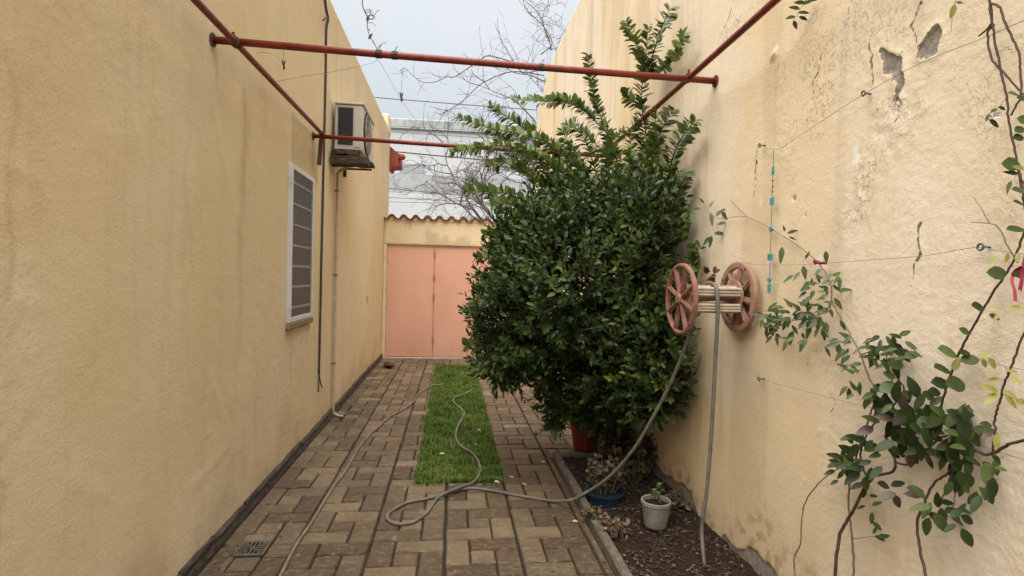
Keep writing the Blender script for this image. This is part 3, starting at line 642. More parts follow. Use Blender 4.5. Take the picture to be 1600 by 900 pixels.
for k in range(14):                                   # covers and channels side by side
    cx = XL + .135 + k * TP
    for up in (1, 0):
        vs = []; n = 8; r0 = .062
        x_ = cx if up else cx - TP / 2
        if not up and k == 0: x_ = XL + .035
        if x_ + .06 > XR: continue
        for (yy, r_, dz) in ((YG - .06, r0, 0.0), (YG + .19, r0 * .96, .004)):
            for th, ro in ((0, 0), (1, -.024)):
                for a in range(n + 1):
                    t = math.pi * a / n; rr = r_ + ro
                    if up: vs.append((x_ - rr * math.cos(t), yy, zt - .012 + dz + 1.05 * rr * math.sin(t)))
                    else: vs.append((x_ - rr * math.cos(t) * .95, yy + .004, zt + .004 + dz - .62 * rr * math.sin(t)))
        N_ = n + 1; fs = []
        for a in range(n):
            fs += [(a, a + 1, 2 * N_ + a + 1, 2 * N_ + a), (N_ + a + 1, N_ + a, 3 * N_ + a, 3 * N_ + a + 1), (a + 1, a, N_ + a, N_ + a + 1), (2 * N_ + a, 2 * N_ + a + 1, 3 * N_ + a + 1, 3 * N_ + a)]
        MB().add(vs, fs).build('roof_tile', CLAY, gw)
mb_ = MB().box((XL + .003, YG + .004, zt - .045), (XR - .003, YG + .19, zt - .018))
for k in range(13):
    cx = XL + .135 + k * TP; arc = [(cx - .044 * math.cos(math.pi * a / 8), YG - .012, zt - .012 + .044 * math.sin(math.pi * a / 8)) for a in range(9)] + [(cx + .044, YG - .012, zt - .05), (cx - .044, YG - .012, zt - .05)]
    n_ = len(arc); mb_.add(arc + [(x, YG + .18, z) for x, y, z in arc], [tuple(range(n_ - 1, -1, -1)), tuple(range(n_, 2 * n_))] + [(q, (q + 1) % n_, n_ + (q + 1) % n_, n_ + q) for q in range(n_)])
mb_.build('mortar_bed', WALL_P, gw)
gate = thing('gate', 'pink painted sheet steel gate of three leaves at the end of the alley', 'gate', (0.1, YG + .03, 0))
gx0, gx1 = XL + .062, XR - .204; GW = at(678, 450, 1, YG).x - gx0
xs = [gx0, gx0 + GW, gx0 + 2 * GW, gx1]
for k in range(3):
    a, b = xs[k] + .004, xs[k + 1] - .004
    n = 12; vs = []; fs = []; rg = random.Random(k)
    for i in range(n + 1):
        for j in range(n + 1):
            u, v = i / n, j / n; d = .006 * math.sin(u * 5 + k) * math.sin(v * 4 + 1) * (math.sin(math.pi * u) * math.sin(math.pi * v))
            vs.append((a + (b - a) * u, YG + .035 + d, .035 + (gt - .045) * v))
    for i in range(n):
        for j in range(n): fs.append((i * (n + 1) + j, (i + 1) * (n + 1) + j, (i + 1) * (n + 1) + j + 1, i * (n + 1) + j + 1))
    leaf = MB().add(vs, fs); leaf.box((a, YG + .045, .035), (b, YG + .07, gt - .01)); lf = leaf.build('gate_leaf', GATE, gate)
    MB().tube([(b + .004, YG + .03, .04), (b + .004, YG + .03, gt - .01)], .008, 6).build('edge_strip', GATE_EDGE, gate)
    if k < 1:
        for zz in (.35, 1.1, 1.45, 1.85): MB().tube([(b + .004, YG + .021, zz - .05), (b + .004, YG + .021, zz + .05)], .017, 8).build('hinge', GATE_EDGE, gate)
        for zz in (.3, .9, 1.7): MB().tube([(a - .006, YG + .024, zz - .04), (a - .006, YG + .024, zz + .04)], .011, 8).build('hinge', GATE_EDGE, gate)
MB().box((gx0, YG - .02, -.012), (gx1, YG + .08, .022), .004).build('threshold', simple('threshold_cement', (.42, .35, .29), .85, .2, 12), gate)

# red eave end beyond the wall
c0, c1 = at(606, 228, 1, 10.5), at(628, 262, 1, 10.5)
ev = thing('red_eave', 'dark red painted eave end sticking out past the house wall corner', 'eave', (c0.x, 10.6, c1.z))
e = MB(); vs = []
prof = [(XL - .02, c0.z - .0), (c1.x - .03, c0.z - .17), (c1.x - .02, c1.z + .02), (c0.x + .09, c1.z + .0), (c0.x + .085, c1.z - .05), (XL - .02, c1.z - .06)]
for yy in (10.44, 10.86):
    for (x, z) in prof: vs.append((x, yy, z))
n = len(prof); e.add(vs, [tuple(range(n)), tuple(range(2 * n - 1, n - 1, -1))] + [(i, n + i, n + (i + 1) % n, (i + 1) % n) for i in range(n)]); e.build('soffit', REDPAINT, ev)
MB().tube([(c1.x - .045, 10.40, c0.z - .20), (c1.x + .01, 10.42, c0.z - .21), (c1.x + .04, 10.45, c0.z - .22)], [.05, .06, .045], 10).build('eave_tile', REDPAINT, ev)

# ------------------------------------------------------------------ planter, grass
kerb_g = 'cement kerb stones edging the flower bed'
ks = thing('planter_kerb', 'narrow weathered cement kerb edging the flower bed', 'kerb', (PX0 + .03, 3.4, 0))
rg = random.Random(5); y = 1.2
while y < PY1 - .01:
    y1 = min(y + rg.uniform(.9, 1.0), PY1); vs = []; n = 8
    for k in range(n + 1):
        yy = y + .002 + (y1 - y - .004) * k / n
        for (xx, zz) in ((0, -.05), (.002, .040), (.010, .052), (.045, .054), (.055, .044), (.057, -.05)): vs.append((PX0 + xx + rg.uniform(-.003, .003), yy, zz + (rg.uniform(-.003, .003) if zz > 0 else 0)))
    fs = [(k * 6 + q + 1, k * 6 + q, (k + 1) * 6 + q, (k + 1) * 6 + q + 1) for k in range(n) for q in range(5)] + [tuple(range(6)), tuple(n * 6 + 5 - q for q in range(6))]
    MB().add(vs, fs).build('kerb_stone', KERB, ks); y = y1
vs = []; n = 8; rg = random.Random(6)
for k in range(n + 1):
    xx = PX0 + .060 + (XR - PX0 - .062) * k / n
    for (yy, zz) in ((0, -.05), (.002, .030), (.010, .040), (.04, .041), (.05, .032), (.052, -.05)): vs.append((xx, PY1 - .055 + yy + rg.uniform(-.003, .003), zz))
MB().add(vs, [(k * 6 + q, k * 6 + q + 1, (k + 1) * 6 + q + 1, (k + 1) * 6 + q) for k in range(n) for q in range(5)] + [tuple(range(6)), tuple(n * 6 + 5 - q for q in range(6))]).build('kerb_stone', KERB, ks)
sx = np.linspace(PX0 + .05, XR + .01, 70); sy = np.linspace(1.2, PY1 - .02, 260); Xg = np.repeat(sx[:, None], 260, 1); Yg = np.repeat(sy[None], 70, 0)
soil_h = lambda X, Y: .012 + .05 * (fbm(np.asarray(X) * 5 + 3, np.asarray(Y) * 5, 4) - .47) * 1.2 + .045 * sstep(1.15, 1.5, np.asarray(X)) + .022 * (fbm(np.asarray(X) * 34, np.asarray(Y) * 34, 3) - .45)
Zg = soil_h(Xg, Yg); idx = np.arange(70 * 260).reshape(70, 260)
q = np.stack([idx[:-1, :-1], idx[1:, :-1], idx[1:, 1:], idx[:-1, 1:]], -1).reshape(-1, 4)
so_ = mesh_np('soil', np.stack([Xg, Yg, Zg], -1).reshape(-1, 3), q, SOIL); struct(so_)
# leaf litter: many
n = 3200; X = rng.uniform(PX0 + .06, XR - .02, n); Y = 2.2 + (PY1 - 2.25) * rng.random(n); keep = rng.random(n) < .35 + .65 * sstep(.45, .55, fbm(X * 4, Y * 4, 3)); X, Y = X[keep], Y[keep]; n = len(X)
D = rng.normal(size=(n, 3)) * [1, 1, .25]; N = rng.normal(size=(n, 3)) * [.45, .45, .2] + [0, 0, 1]
lit = leaf_batch(np.stack([X, Y, soil_h(X, Y) + .006], -1), D, N, rng.uniform(.010, .034, n), rng.uniform(.007, .018, n), rng.random(n) ** 2.4 * .85, DEAD, 'leaf_litter'); tag(lit, 'brown dead leaf litter lying over the flower bed soil', 'leaf litter', kind='stuff')
X, Y = DEBRIS; n = len(X); db = leaf_batch(np.stack([X, Y, np.full(n, .004)], -1), rng.normal(size=(n, 3)) * [1, 1, .1], rng.normal(size=(n, 3)) * [.3, .3, .1] + [0, 0, 1], rng.uniform(.006, .022, n), rng.uniform(.004, .012, n), rng.random(n), DEAD, 'leaf_crumbs'); tag(db, 'tiny crumbs of dead leaf lying along the edges of the paving', 'leaf litter', kind='stuff')
m = MB(); rg = random.Random(8)
for k in range(110):
    x, y = rg.uniform(PX0 + .08, XR - .04), rg.uniform(2.3, PY1 - .1); a = rg.uniform(0, 6.28); L = rg.uniform(.03, .12); z = float(soil_h(x, y)) + .008
    m.tube([(x, y, z), (x + L * .5 * math.cos(a), y + L * .5 * math.sin(a), z + rg.uniform(0, .015)), (x + L * math.cos(a + .3), y + L * math.sin(a + .3), z + rg.uniform(-.003, .012))], rg.uniform(.0012, .003), 4)
tag(stuff(m.build('twig_litter', STEM)), 'thin dry twigs scattered on the flower bed soil', 'twigs')
# grass strip
tb = MB().add([(GX0, GY0, -.008), (GX1, GY0, -.008), (GX1, GY1, -.008), (GX0, GY1, -.008)], [(0, 1, 2, 3)]).build('lawn_soil', SOIL); struct(tb)
n = 52000; v_ = rng.random(n); Y = GY0 + (GY1 - GY0) * v_ ** 1.35; X = rng.uniform(GX0 - .004, GX1 + .004, n) + rng.normal(0, .012, n)
thin = fbm(X * 7 + 3, Y * 7, 3); keep = rng.random(n) < (.42 + .68 * sstep(.36, .50, thin)); X, Y, thin = X[keep], Y[keep], thin[keep]; n = len(X)
h = (.55 + .8 * sstep(.3, .6, fbm(X * 9 + 30, Y * 9, 3))) * rng.uniform(.014, .046, n) * (.7 + .6 * fbm(X * 5, Y * 5, 2)); az = rng.uniform(0, 6.283, n); ln = rng.uniform(.15, .9, n) * h; wd = rng.uniform(.0016, .0032, n) * (.7 + .15 * Y)
dx, dy = np.cos(az), np.sin(az); bx, by = -dy, dx; Z0 = np.full(n, -.006)
P = lambda f, s: np.stack([X + dx * ln * f * f + bx * wd * s, Y + dy * ln * f * f + by * wd * s, Z0 + h * f], -1)
V = np.stack([P(0, 1), P(0, -1), P(.55, .8), P(.55, -.8), P(1, 0)], 1).reshape(-1, 3); b = (np.arange(n) * 5)[:, None, None]
F = (np.array([(0, 1, 3), (0, 3, 2), (2, 3, 4)])[None] + b).reshape(-1, 3)
tint = np.clip(rng.random(n) * .62 + 1.0 * (fbm(X * 4, Y * 4, 3) - .36) + (rng.random(n) < .05) * .4, 0, 1)
gr = mesh_np('grass', V, F, GRASS, None, {'tint': np.repeat(tint, 5)}, smooth=True, tris=True); tag(gr, 'strip of short green grass between the pavers', 'grass', kind='stuff')

# ------------------------------------------------------------------ drains
def drain(px, py, s, label, grp):
    c = gnd(px, py); t = thing('floor_drain', label, 'drain', (c.x, c.y, 0), grp); h = s / 2
    MB().box((c.x - h - .012, c.y - h - .012, -.03), (c.x + h + .012, c.y + h + .012, -.011)).build('pit', DARK, t)
    f = MB(); w = .014; z0, z1 = -.0105, .003
    f.box((c.x - h, c.y - h, z0), (c.x - h + w, c.y + h, z1), .002); f.box((c.x + h - w, c.y - h, z0), (c.x + h, c.y + h, z1), .002)
    f.box((c.x - h + w + .0005, c.y - h, z0), (c.x + h - w - .0005, c.y - h + w, z1 - .0005), .002); f.box((c.x - h + w + .0005, c.y + h - w, z0), (c.x + h - w - .0005, c.y + h, z1 - .0005), .002); f.build('frame', DRAIN, t)
    i = h - w
    dgn = MB()
    for sx_ in (1, -1): dgn.tube([(c.x - i * sx_, c.y - i, -.002), (c.x + i * sx_, c.y + i, -.002)], .0045, 4)
    dgn.build('cross_bar', DRAIN, t)
    for side in range(4):                              # slats fill four triangles, alternately across and along
        for k in range(1, 6):
            u = i * k / 6.0
            a = -i + (2 * i) * k / 6.0; ext = i - abs(a)
            if ext < .006: continue
            if side == 0: p, q_ = (c.x + a, c.y + i), (c.x + a, c.y + i - ext + .003)
            elif side == 1: p, q_ = (c.x + a, c.y - i), (c.x + a, c.y - i + ext - .003)
            elif side == 2: p, q_ = (c.x - i, c.y + a), (c.x - i + ext - .003, c.y + a)
            else: p, q_ = (c.x + i, c.y + a), (c.x + i - ext + .003, c.y + a)
            x0, x1 = sorted((p[0], q_[0])); y0, y1 = sorted((p[1], q_[1])); hw_ = .0042
            if x1 - x0 < 1e-6: x0 -= hw_; x1 += hw_
            else: y0 -= hw_; y1 += hw_
            MB().box((x0, y0, -.009), (x1, y1, .001)).build('slat', DRAIN, t)
    return t
drain(395, 856, .155, 'square metal floor drain nearest the camera, beside the skirting', 'floor drains')
drain(551, 645, .155, 'small square floor drain farther off where the white conduit ends', 'floor drains')

# ------------------------------------------------------------------ red pipe frame overhead
pf = thing('pipe_frame', 'red painted steel pipe frame spanning the alley between the walls', 'pipe frame', (0, 3.9, 2.6))
a = lwall(330, 62, -.005); b = rwall(1120, 127, -.005)
def pipe(p, q, r): return MB().tube([p, Vector(p).lerp(Vector(q), .35) + Vector((0, 0, -.004)), Vector(p).lerp(Vector(q), .65) + Vector((0, 0, -.003)), q], r, 14).build('pipe', PIPE, pf, smooth=True)
pipe(a, b, .0185)
a2 = lwall(488, 212, -.005); b2 = Vector((XR + .005, a2.y + .05, a2.z - .04)); pipe(a2, b2, .0185)
# lengthwise pipes, under the front one and over the rear one
pL = at(368, 66, 1, a.y); pLe = at(505, 211, 1, a2.y + .03); dL = (pLe - pL).normalized()
pipe(pL - dL * 2.0 + Vector((0, 0, .004)), pLe + dL * .03, .0165)
pR = at(1075, 122, 1, b.y); t_ = (a2.y + .3 - pR.y); pRe = at(948, 236, 1, a2.y + .02); dR = (pRe - pR).normalized()
pipe(pR - dR * 2.0, pRe + dR * .1, .0165)
for (p, dd) in ((pL, dL), (pR, dR)):
    MB().tube([p - dd * .02 + Vector((0, 0, .0)), p + dd * .02], .026, 10).build('joint_weld', RUST, pf); MB().tube([p + Vector((-.004, -.02, .018)), p + Vector((-.004, -.02, .04))], .008, 6).build('bolt', RUST, pf)
for (w_, x_) in ((a, XL), (b, XR), (a2, XL)):
    MB().lathe([(.0, -.004), (.034, -.004), (.034, .004), (.0, .004)], (x_ + (.004 if x_ < 0 else -.004), w_.y, w_.z), 14, 'x').build('wall_flange', RUST, pf)
p = at(503, 214, 1, a2.y + .02); MB().tube([p + Vector((0, 0, .05)), p + Vector((-.01, 0, -.08)), p + Vector((-.02, 0, -.24))], .018, 8).build('corner_bracket', RUST, pf)
for px in (592, 617, 845): 
    t = (px - 330) / 790; c = Vector(a).lerp(Vector(b), 0); 
    p = at(px, 62 + 65 * t + 1, 1, a.y + (b.y - a.y) * t)
    s = (p.x - a.x) / (b.x - a.x); p = Vector(a).lerp(Vector(b), s) + Vector((0, 0, -.003))
    m = MB()
    for k in range(4):
        ring = [(p.x + (k - 1.5) * .008 + .002 * math.sin(j), p.y + .021 * math.cos(j * .785), p.z + .021 * math.sin(j * .785)) for j in range(9)]; m.tube(ring, .003, 4)
    m.tube([(p.x, p.y - .01, p.z + .02), (p.x + .015, p.y - .02, p.z + .04)], .002, 4)
    tag(m.build('wire_binding', DARKWIRE, loc=p), {592: 'dark wire wound round the front red pipe, leftmost binding', 617: 'dark wire wound round the front red pipe beside the leftmost binding', 845: 'dark wire wound round the front red pipe by the far wall edge'}[px], 'wire', 'wire bindings on the pipe')

# ------------------------------------------------------------------ air conditioner on wooden boards
YA = 5.55
c00, c11 = at(519, 161, 1, YA), at(566, 236, 1, YA)
x0, x1, z1, z0 = XL + .03, c11.x, c00.z, c11.z
y0, y1 = YA, YA + .72
ac = thing('air_conditioner', 'beige outdoor air conditioner unit mounted high on the left wall', 'air conditioner', ((x0 + x1) / 2, (y0 + y1) / 2, z0))
MB().box((x0, y0, z0), (x1, y1, z1), .012).build('casing', ACBODY, ac)
MB().box((x0 - .0, y0 - .012, z1 - .005), (x1 + .012, y1 + .012, z1 + .014), .004).build('top_cover', ACBODY, ac)
xa, xb = at(526, 200, 1, YA).x, at(552, 200, 1, YA).x
xa = max(xa, x0 + .035); xb = x0 + (x1 - x0) * .66
MB().box((xa, y0 - .004, z0 + .055), (xb, y0 + .004, z1 - .035)).build('coil_opening', ACDARK, ac)
m = MB()
for k in range(26):
    zz = z0 + .065 + (z1 - z0 - .11) * k / 25; m.box((xa + .002, y0 - .011, zz - .0022), (xb - .002, y0 - .0045, zz + .0022))
for k in range(9):
    xx = xa + (xb - xa) * (k + .5) / 9; m.box((xx - .0015, y0 - .013, z0 + .057), (xx + .0015, y0 - .0115, z1 - .037))
m.build('coil_fins', ACFIN, ac)
MB().box((xb + .012, y0 - .005, z0 + .03), (x1 - .012, y0 + .004, z1 - .03), .003).build('end_panel', ACBODY, ac)
cy_, cz_ = (y0 + .27), (z0 + z1) / 2
MB().lathe([(.215, .0), (.215, .012), (.2, .016), (.19, .004), (.0, .004)], (x1 - .002, cy_, cz_), 28, 'x').build('fan_recess', ACDARK, ac)
for k in range(7):
    r = .03 + .028 * k; ring = [(x1 + .014, cy_ + r * math.cos(t * .2618), cz_ + r * math.sin(t * .2618)) for t in range(25)]
    MB().tube(ring, .0035, 5).build('guard_ring', ACFRONT, ac)
m = MB()
for k in range(8):
    t = k * math.pi / 8; m.tube([(x1 + .017, cy_ + .21 * math.cos(t), cz_ + .21 * math.sin(t)), (x1 + .017, cy_ - .21 * math.cos(t), cz_ - .21 * math.sin(t))], .003, 4)
m.build('guard_spokes', ACFRONT, ac)
br = thing('wall_bracket', 'rusty iron wall bracket carrying boards under the air conditioner', 'bracket', (XL, YA + .3, z0 - .1))
for yy in (YA + .06, YA + .62):
    m = MB().box((XL - .005, yy, z0 - .15), (XL + .03, yy + .04, z0 - .067)); m.box((XL + .031, yy + .001, z0 - .069), (x1 + .0, yy + .039, z0 - .054)); m.build('bracket_arm', RUST, br)
def board(lo, hi, label):
    vs = []; n = 6; rg = random.Random(len(label)); m = MB()
    for k in range(n + 1):
        xx = lo[0] + (hi[0] - lo[0]) * k / n
        for (yy, zz) in ((lo[1], lo[2]), (hi[1], lo[2]), (hi[1], hi[2]), (lo[1], hi[2])): vs.append((xx + (rg.uniform(-.012, .012) if k in (0, n) else 0), yy + rg.uniform(-.008, .008), zz + rg.uniform(-.006, .006)))
    m.add(vs, [(k * 4 + q, k * 4 + (q + 1) % 4, (k + 1) * 4 + (q + 1) % 4, (k + 1) * 4 + q) for k in range(n) for q in range(4)] + [(3, 2, 1, 0), (n * 4, n * 4 + 1, n * 4 + 2, n * 4 + 3)])
    tag(m.build('wooden_board', WOOD_OLD, loc=((lo[0] + hi[0]) / 2, lo[1], lo[2])), label, 'board', 'weathered boards under the air conditioner')
board((XL + .01, YA - .06, z0 - .052), (x1 - .04, YA + .16, z0 - .002), 'upper dark weathered board right under the air conditioner')
board((XL + .03, YA - .10, z0 - .145), (x1 + .07, YA + .10, z0 - .070), 'lower dark weathered board, topped by pale flakes, below the air conditioner')
board((XL + .02, YA + .52, z0 - .033), (x1 + .03, YA + .70, z0 - .002), 'rear weathered board under the far end of the air conditioner')

# dark cable down the wall; pale conduit to the ground
pts = [lwall(503, -60, .012), lwall(509, 8, .012), lwall(513, 30, .014), lwall(510, 48, .012), lwall(509, 120, .012), lwall(506, 250, .012), lwall(503, 380, .012), lwall(500, 520, .012), lwall(498.5, 585, .012)]
cb = thing('hanging_cable', 'dark cable hanging down the left wall with a frayed end', 'cable', (XL, pts[-1].y, pts[-1].z))
MB().tube(spline(pts, 6), .010, 8).build('sheath', CABLE, cb, smooth=True)
e = pts[-1]; MB().tube([e, e + Vector((.004, -.03, -.09)), e + Vector((.01, -.06, -.15))], .007, 5).build('frayed_end', CABLE, cb); MB().tube([e, e + Vector((.004, .05, -.09)), e + Vector((.008, .09, -.14))], .006, 5).build('frayed_end', CABLE, cb)
p = lwall(513, 30, .02); MB().tube([p, p + Vector((.01, -.14, -.05)), p + Vector((.01, -.24, -.12))], .008, 5).build('loose_end', CABLE, cb)
k1 = lwall(527, 275, .025); k2 = lwall(519, 632, .025)
cz = [Vector((XL + .16, k1.y - .1, z0 - .13)), Vector((XL + .10, k1.y - .06, z0 - .16)), Vector((XL + .035, k1.y - .01, z0 - .19)), Vector((XL + .028, k1.y, z0 - .32)), Vector((XL + .027, k1.y - .005, 1.2)), Vector((XL + .027, k1.y - .01, .16)), Vector((XL + .055, k1.y - .01, .03)), Vector((XL + .13, k1.y - .03, .012))]
cn = thing('drain_pipe', 'pale painted conduit pipe running down from the air conditioner to the floor drain', 'pipe', (XL, k1.y, 0))
MB().tube(spline(cz, 6), .013, 10).build('pipe', CONDUIT, cn, smooth=True)
for zz in (.55, 1.45, 2.3): MB().tube([(XL + .002, k1.y - .03, zz), (XL + .042, k1.y - .02, zz), (XL + .042, k1.y + .02, zz), (XL + .002, k1.y + .03, zz)], .005, 5).build('clip', RUST, cn)

# dark crumpled lump by the gate
c = gnd(608, 575); m = MB(); rg = random.Random(4); vs = []; 
for i in range(7):
    for j in range(10):
        th = math.pi * i / 6; ph = 2 * math.pi * j / 10; r = .075 * (1 + rg.uniform(-.3, .3)); vs.append((c.x + 1.25 * r * math.sin(th) * math.cos(ph), c.y + r * math.sin(th) * math.sin(ph), .05 + .62 * r * math.cos(th)))
m.add(vs, [(i * 10 + j, (i + 1) * 10 + j, (i + 1) * 10 + (j + 1) % 10, i * 10 + (j + 1) % 10) for i in range(6) for j in range(10)])
tag(m.build('crumpled_rag', simple('dark_red_cloth', (.085, .034, .028), .9, .5, 30), loc=(c.x, c.y, 0)), 'dark reddish brown crumpled lump on the paving by the gate', 'rag')

# ------------------------------------------------------------------ hose reel on the right wall
YR = 2.70
cR = at(1157, 464, 1, YR); cL = at(1064, 467, 1, YR); cR = Vector((XR - .035, YR, cR.z)); 
reel = thing('hose_reel', 'faded pink plastic hose reel with two spoked wheels fixed to the right wall', 'hose reel', (cR.x, YR, cR.z))
RW = .182
def wheel(cx, cz, mat, rimw, spw, off, label):
    w = MB().lathe([(RW, -.009), (RW, .009), (RW - .006, .013), (RW - rimw + .004, .013), (RW - rimw, .008), (RW - rimw, -.008), (RW - rimw + .004, -.012), (RW - .006, -.012), (RW, -.009)], (cx, YR, cz), 44, 'x').build('wheel', mat, reel, smooth=False)
    w['label'] = label
    MB().lathe([(.0, -.022), (.022, -.022), (.030, -.012), (.030, .012), (.022, .022), (0, .022)], (cx, YR, cz), 18, 'x').build('hub', mat, w)
    for k in range(8):
        t = off + k * math.pi / 4; ca, sa = math.cos(t), math.sin(t); r0, r1 = .022, RW - rimw + .006
        w0_, w1_s = spw * .75, spw
        vs = []
        for (r, hw_) in ((r0, w0_), (r1, w1_s)):
            for (xx, s_) in ((-.007, -1), (.007, -1), (.007, 1), (-.007, 1)): vs.append((cx + xx, YR + r * ca - s_ * hw_ * sa, cz + r * sa + s_ * hw_ * ca))
        fs = [(0, 1, 5, 4), (1, 2, 6, 5), (2, 3, 7, 6), (3, 0, 4, 7)]
        m = MB().add(vs, fs)
        # centre rib
        rb = []
        for r in (r0, r1):
            for (xx, s_) in ((-.012, -.3), (-.012, .3), (.012, .3), (.012, -.3)): rb.append((cx + xx, YR + r * ca - s_ * spw * sa, cz + r * sa + s_ * spw * ca))
        m.add(rb, [(0, 1, 5, 4), (1, 2, 6, 5), (2, 3, 7, 6), (3, 0, 4, 7)]); m.build('spoke', mat, w)
    for k in range(4):                                   # small bolt heads on the rim
        m = MB(); t = off + .4 + k * math.pi / 2; m.lathe([(0, -.016), (.006, -.016), (.006, -.010)], (cx, YR + (RW - rimw * .5) * math.cos(t), cz + (RW - rimw * .5) * math.sin(t)), 8, 'x'); m.build('bolt', RUST, w)
    return w
wheel(cR.x, cR.z, REELP2, .034, .016, .15, 'paler wheel against the wall'); wheel(cL.x, cL.z, REELP, .018, .0105, .35, 'redder outer wheel')
half = .058
for (dy, dz, wd_, hd) in ((-half, .040, .012, .024), (.0, half, .036, .010), (half, .040, .012, .024), (-half, -.040, .012, .022), (.0, -half, .036, .010), (half, -.040, .012, .022)):
    sl = MB().box((cL.x + .016, YR + dy - wd_, cL.z + dz - hd), (cR.x - .016, YR + dy + wd_, cL.z + dz + hd), .004)
    if dy < 0:
        for k in (-1, 0, 1): sl.box((cL.x + .016, YR + dy - wd_ - .005, cL.z + dz + k * hd * .62 - .004), (cR.x - .018, YR + dy - wd_ + .001, cL.z + dz + k * hd * .62 + .004), .0015)
    if dz == half:
        for k in (-1, 0, 1): sl.box((cL.x + .016, YR + dy + k * .022 - .005, cL.z + dz + hd - .001), (cR.x - .018, YR + dy + k * .022 + .005, cL.z + dz + hd + .005), .0015)
    sl.build('drum_slat', REELC, reel)
MB().tube([(cL.x, YR, cL.z), (XR + .02, YR, cR.z)], .016, 12).build('axle', REELP2, reel)
MB().lathe([(.0, -.006), (.085, -.006), (.085, .004), (.07, .010), (.0, .010)], (cR.x - .018, YR, cR.z), 24, 'x').build('drum_plate', REELP2, reel)
MB().lathe([(.0, -.010), (.080, -.010), (.085, .004), (.0, .006)], (cL.x + .018, YR, cL.z), 24, 'x').build('drum_plate', REELP, reel)
MB().box((XR - .022, YR - .05, cR.z - .07), (XR + .01, YR + .05, cR.z + .07), .004).build('mounting_plate', RUST, reel)
# clump of rusty dead leaves behind the reel
p0 = at(1112, 428, 1, 2.86); dl = thing('dead_leaf_clump', 'rusty brown curled dead leaves caught behind the hose reel', 'dead leaves', p0)
lm_dead = leaf_mesh('dead_leaf_big', .62, REDDEAD, leaf_local(1, .8, .6, .5)); rg = random.Random(2)
for k in range(16): place_leaf(lm_dead, dl, p0 + Vector((rg.uniform(-.03, .03), rg.uniform(-.02, .04), rg.uniform(-.05, .02))), (rg.uniform(-1, 1), rg.uniform(-1, .2), rg.uniform(-.3, 1)), (rg.uniform(-1, 1), -1, rg.uniform(-.5, 1)), rg.uniform(.025, .05))

# hoses
HR = .0100
xh = at(1108, 445, 1, YR).x
hang = [Vector((xh + .002, YR + .06, cL.z + .068)), Vector((xh, YR, cL.z + .085)), Vector((xh + .002, YR - .07, cL.z + .066)), Vector((xh + .004, YR - .088, cL.z)), Vector((xh + .008, YR - .085, cL.z - .10)), Vector((xh + .012, YR - .065, 1.0)), Vector((xh + .012, YR - .05, .7)), Vector((xh + .002, YR - .04, .4))]
b = gnd(1101, 888, .03); hang += [Vector((b.x + .012, YR - .02, .2)), Vector((b.x, b.y, .035))]
tag(MB().tube(spline(hang, 6), HR, 10).build('garden_hose', HOSE, loc=b, smooth=True), 'grey hose hanging straight from the reel drum down into the flower bed', 'hose', 'grey garden hoses')
hp = [at(1090, 472, 1, YR + .06), at(1080, 515, 1, 2.90), at(1066, 555, 1, 2.96), at(1046, 602, 1, 3.04), at(1020, 652, 1, 3.13), at(990, 702, 1, 3.24), at(952, 745, 1, 3.36), at(915, 770, 1, 3.47)]
hp += [gnd(893, 781, .066), gnd(868, 783, .02)]
gpx = [(844, 780), (808, 774), (771, 767), (737, 763), (710, 767), (673, 778), (637, 785), (612, 798), (605, 807), (610, 815), (627, 819), (649, 814), (668, 800), (681, 781), (695, 771), (717, 762), (737, 755), (747, 745), (750, 729), (739, 709), (720, 697), (712, 682), (716, 665), (722, 655), (725, 644), (716, 635), (708, 627), (711, 621), (725, 616), (739, 608)]
for k, (px, py) in enumerate(gpx):
    z = HR + .001
    if k in (14, 15, 16): z = HR + .024
    if py < 757: z = .024
    hp.append(gnd(px, py, z))
tag(MB().tube(spline(hp, 5), HR, 10).build('garden_hose', HOSE, loc=gnd(627, 819), smooth=True), 'grey hose drooping from the reel, looped on the pavers and winding up the grass', 'hose', 'grey garden hoses')
h2 = [(425, 928), (438, 900), (462, 853), (485, 819), (507, 783), (524, 756), (541, 734), (559, 702), (577, 680), (596, 663), (611, 650), (630, 640), (647, 627), (653, 616), (666, 608), (678, 602), (692, 601)]
tag(MB().tube(spline([gnd(x, y, .010 if x < 668 else .026) for x, y in h2], 5), .0096, 10).build('garden_hose', HOSE2, loc=gnd(507, 783), smooth=True), 'tan hose running along the pavers left of the grass', 'hose')

# ------------------------------------------------------------------ pots
c = gnd(1024, 822, .02)
gp = thing('flower_pot', 'grey cement flower pot with a small sprouting plant on the soil', 'flower pot', c, 'pots in the flower bed')
MB().lathe([(.0, 0), (.060, 0), (.066, .01), (.083, .132), (.088, .136), (.088, .154), (.083, .158), (.075, .154), (.073, .13), (.0, .125)], c, 28).build('pot', POTG, gp, smooth=False)
MB().lathe([(.0, .140), (.04, .138), (.075, .132)], c, 16).build('potting_soil', SOIL, gp)
sp = thing('seedling', 'small green seedling growing in the grey cement pot', 'plant', c + Vector((0, 0, .137)))
lm_s = leaf_mesh('seedling_leaf', .5, VINE_LT); rg = random.Random(21)
for k in range(4):
    a_ = rg.uniform(0, 6.28); base = c + Vector((.04 * math.cos(a_), .04 * math.sin(a_), .137)); tip = base + Vector((rg.uniform(-.05, .05), rg.uniform(-.03, .03), rg.uniform(.07, .13)))
    MB().tube([base, base.lerp(tip, .5) + Vector((.006, 0, 0)), tip], .0025, 5).build('stem', STEM, sp)
    for j in range(6):
        t = .4 + .12 * j; place_leaf(lm_s, sp, base.lerp(tip, t), (rg.uniform(-1, 1), rg.uniform(-1, .4), rg.uniform(-.1, .8)), (rg.uniform(-.5, .5), -.6, 1), rg.uniform(.02, .036))
c = gnd(945, 782, .015); c.z = -.035
bp = thing('plastic_tub', 'low blue plastic tub half sunk among dry plants', 'tub', c)
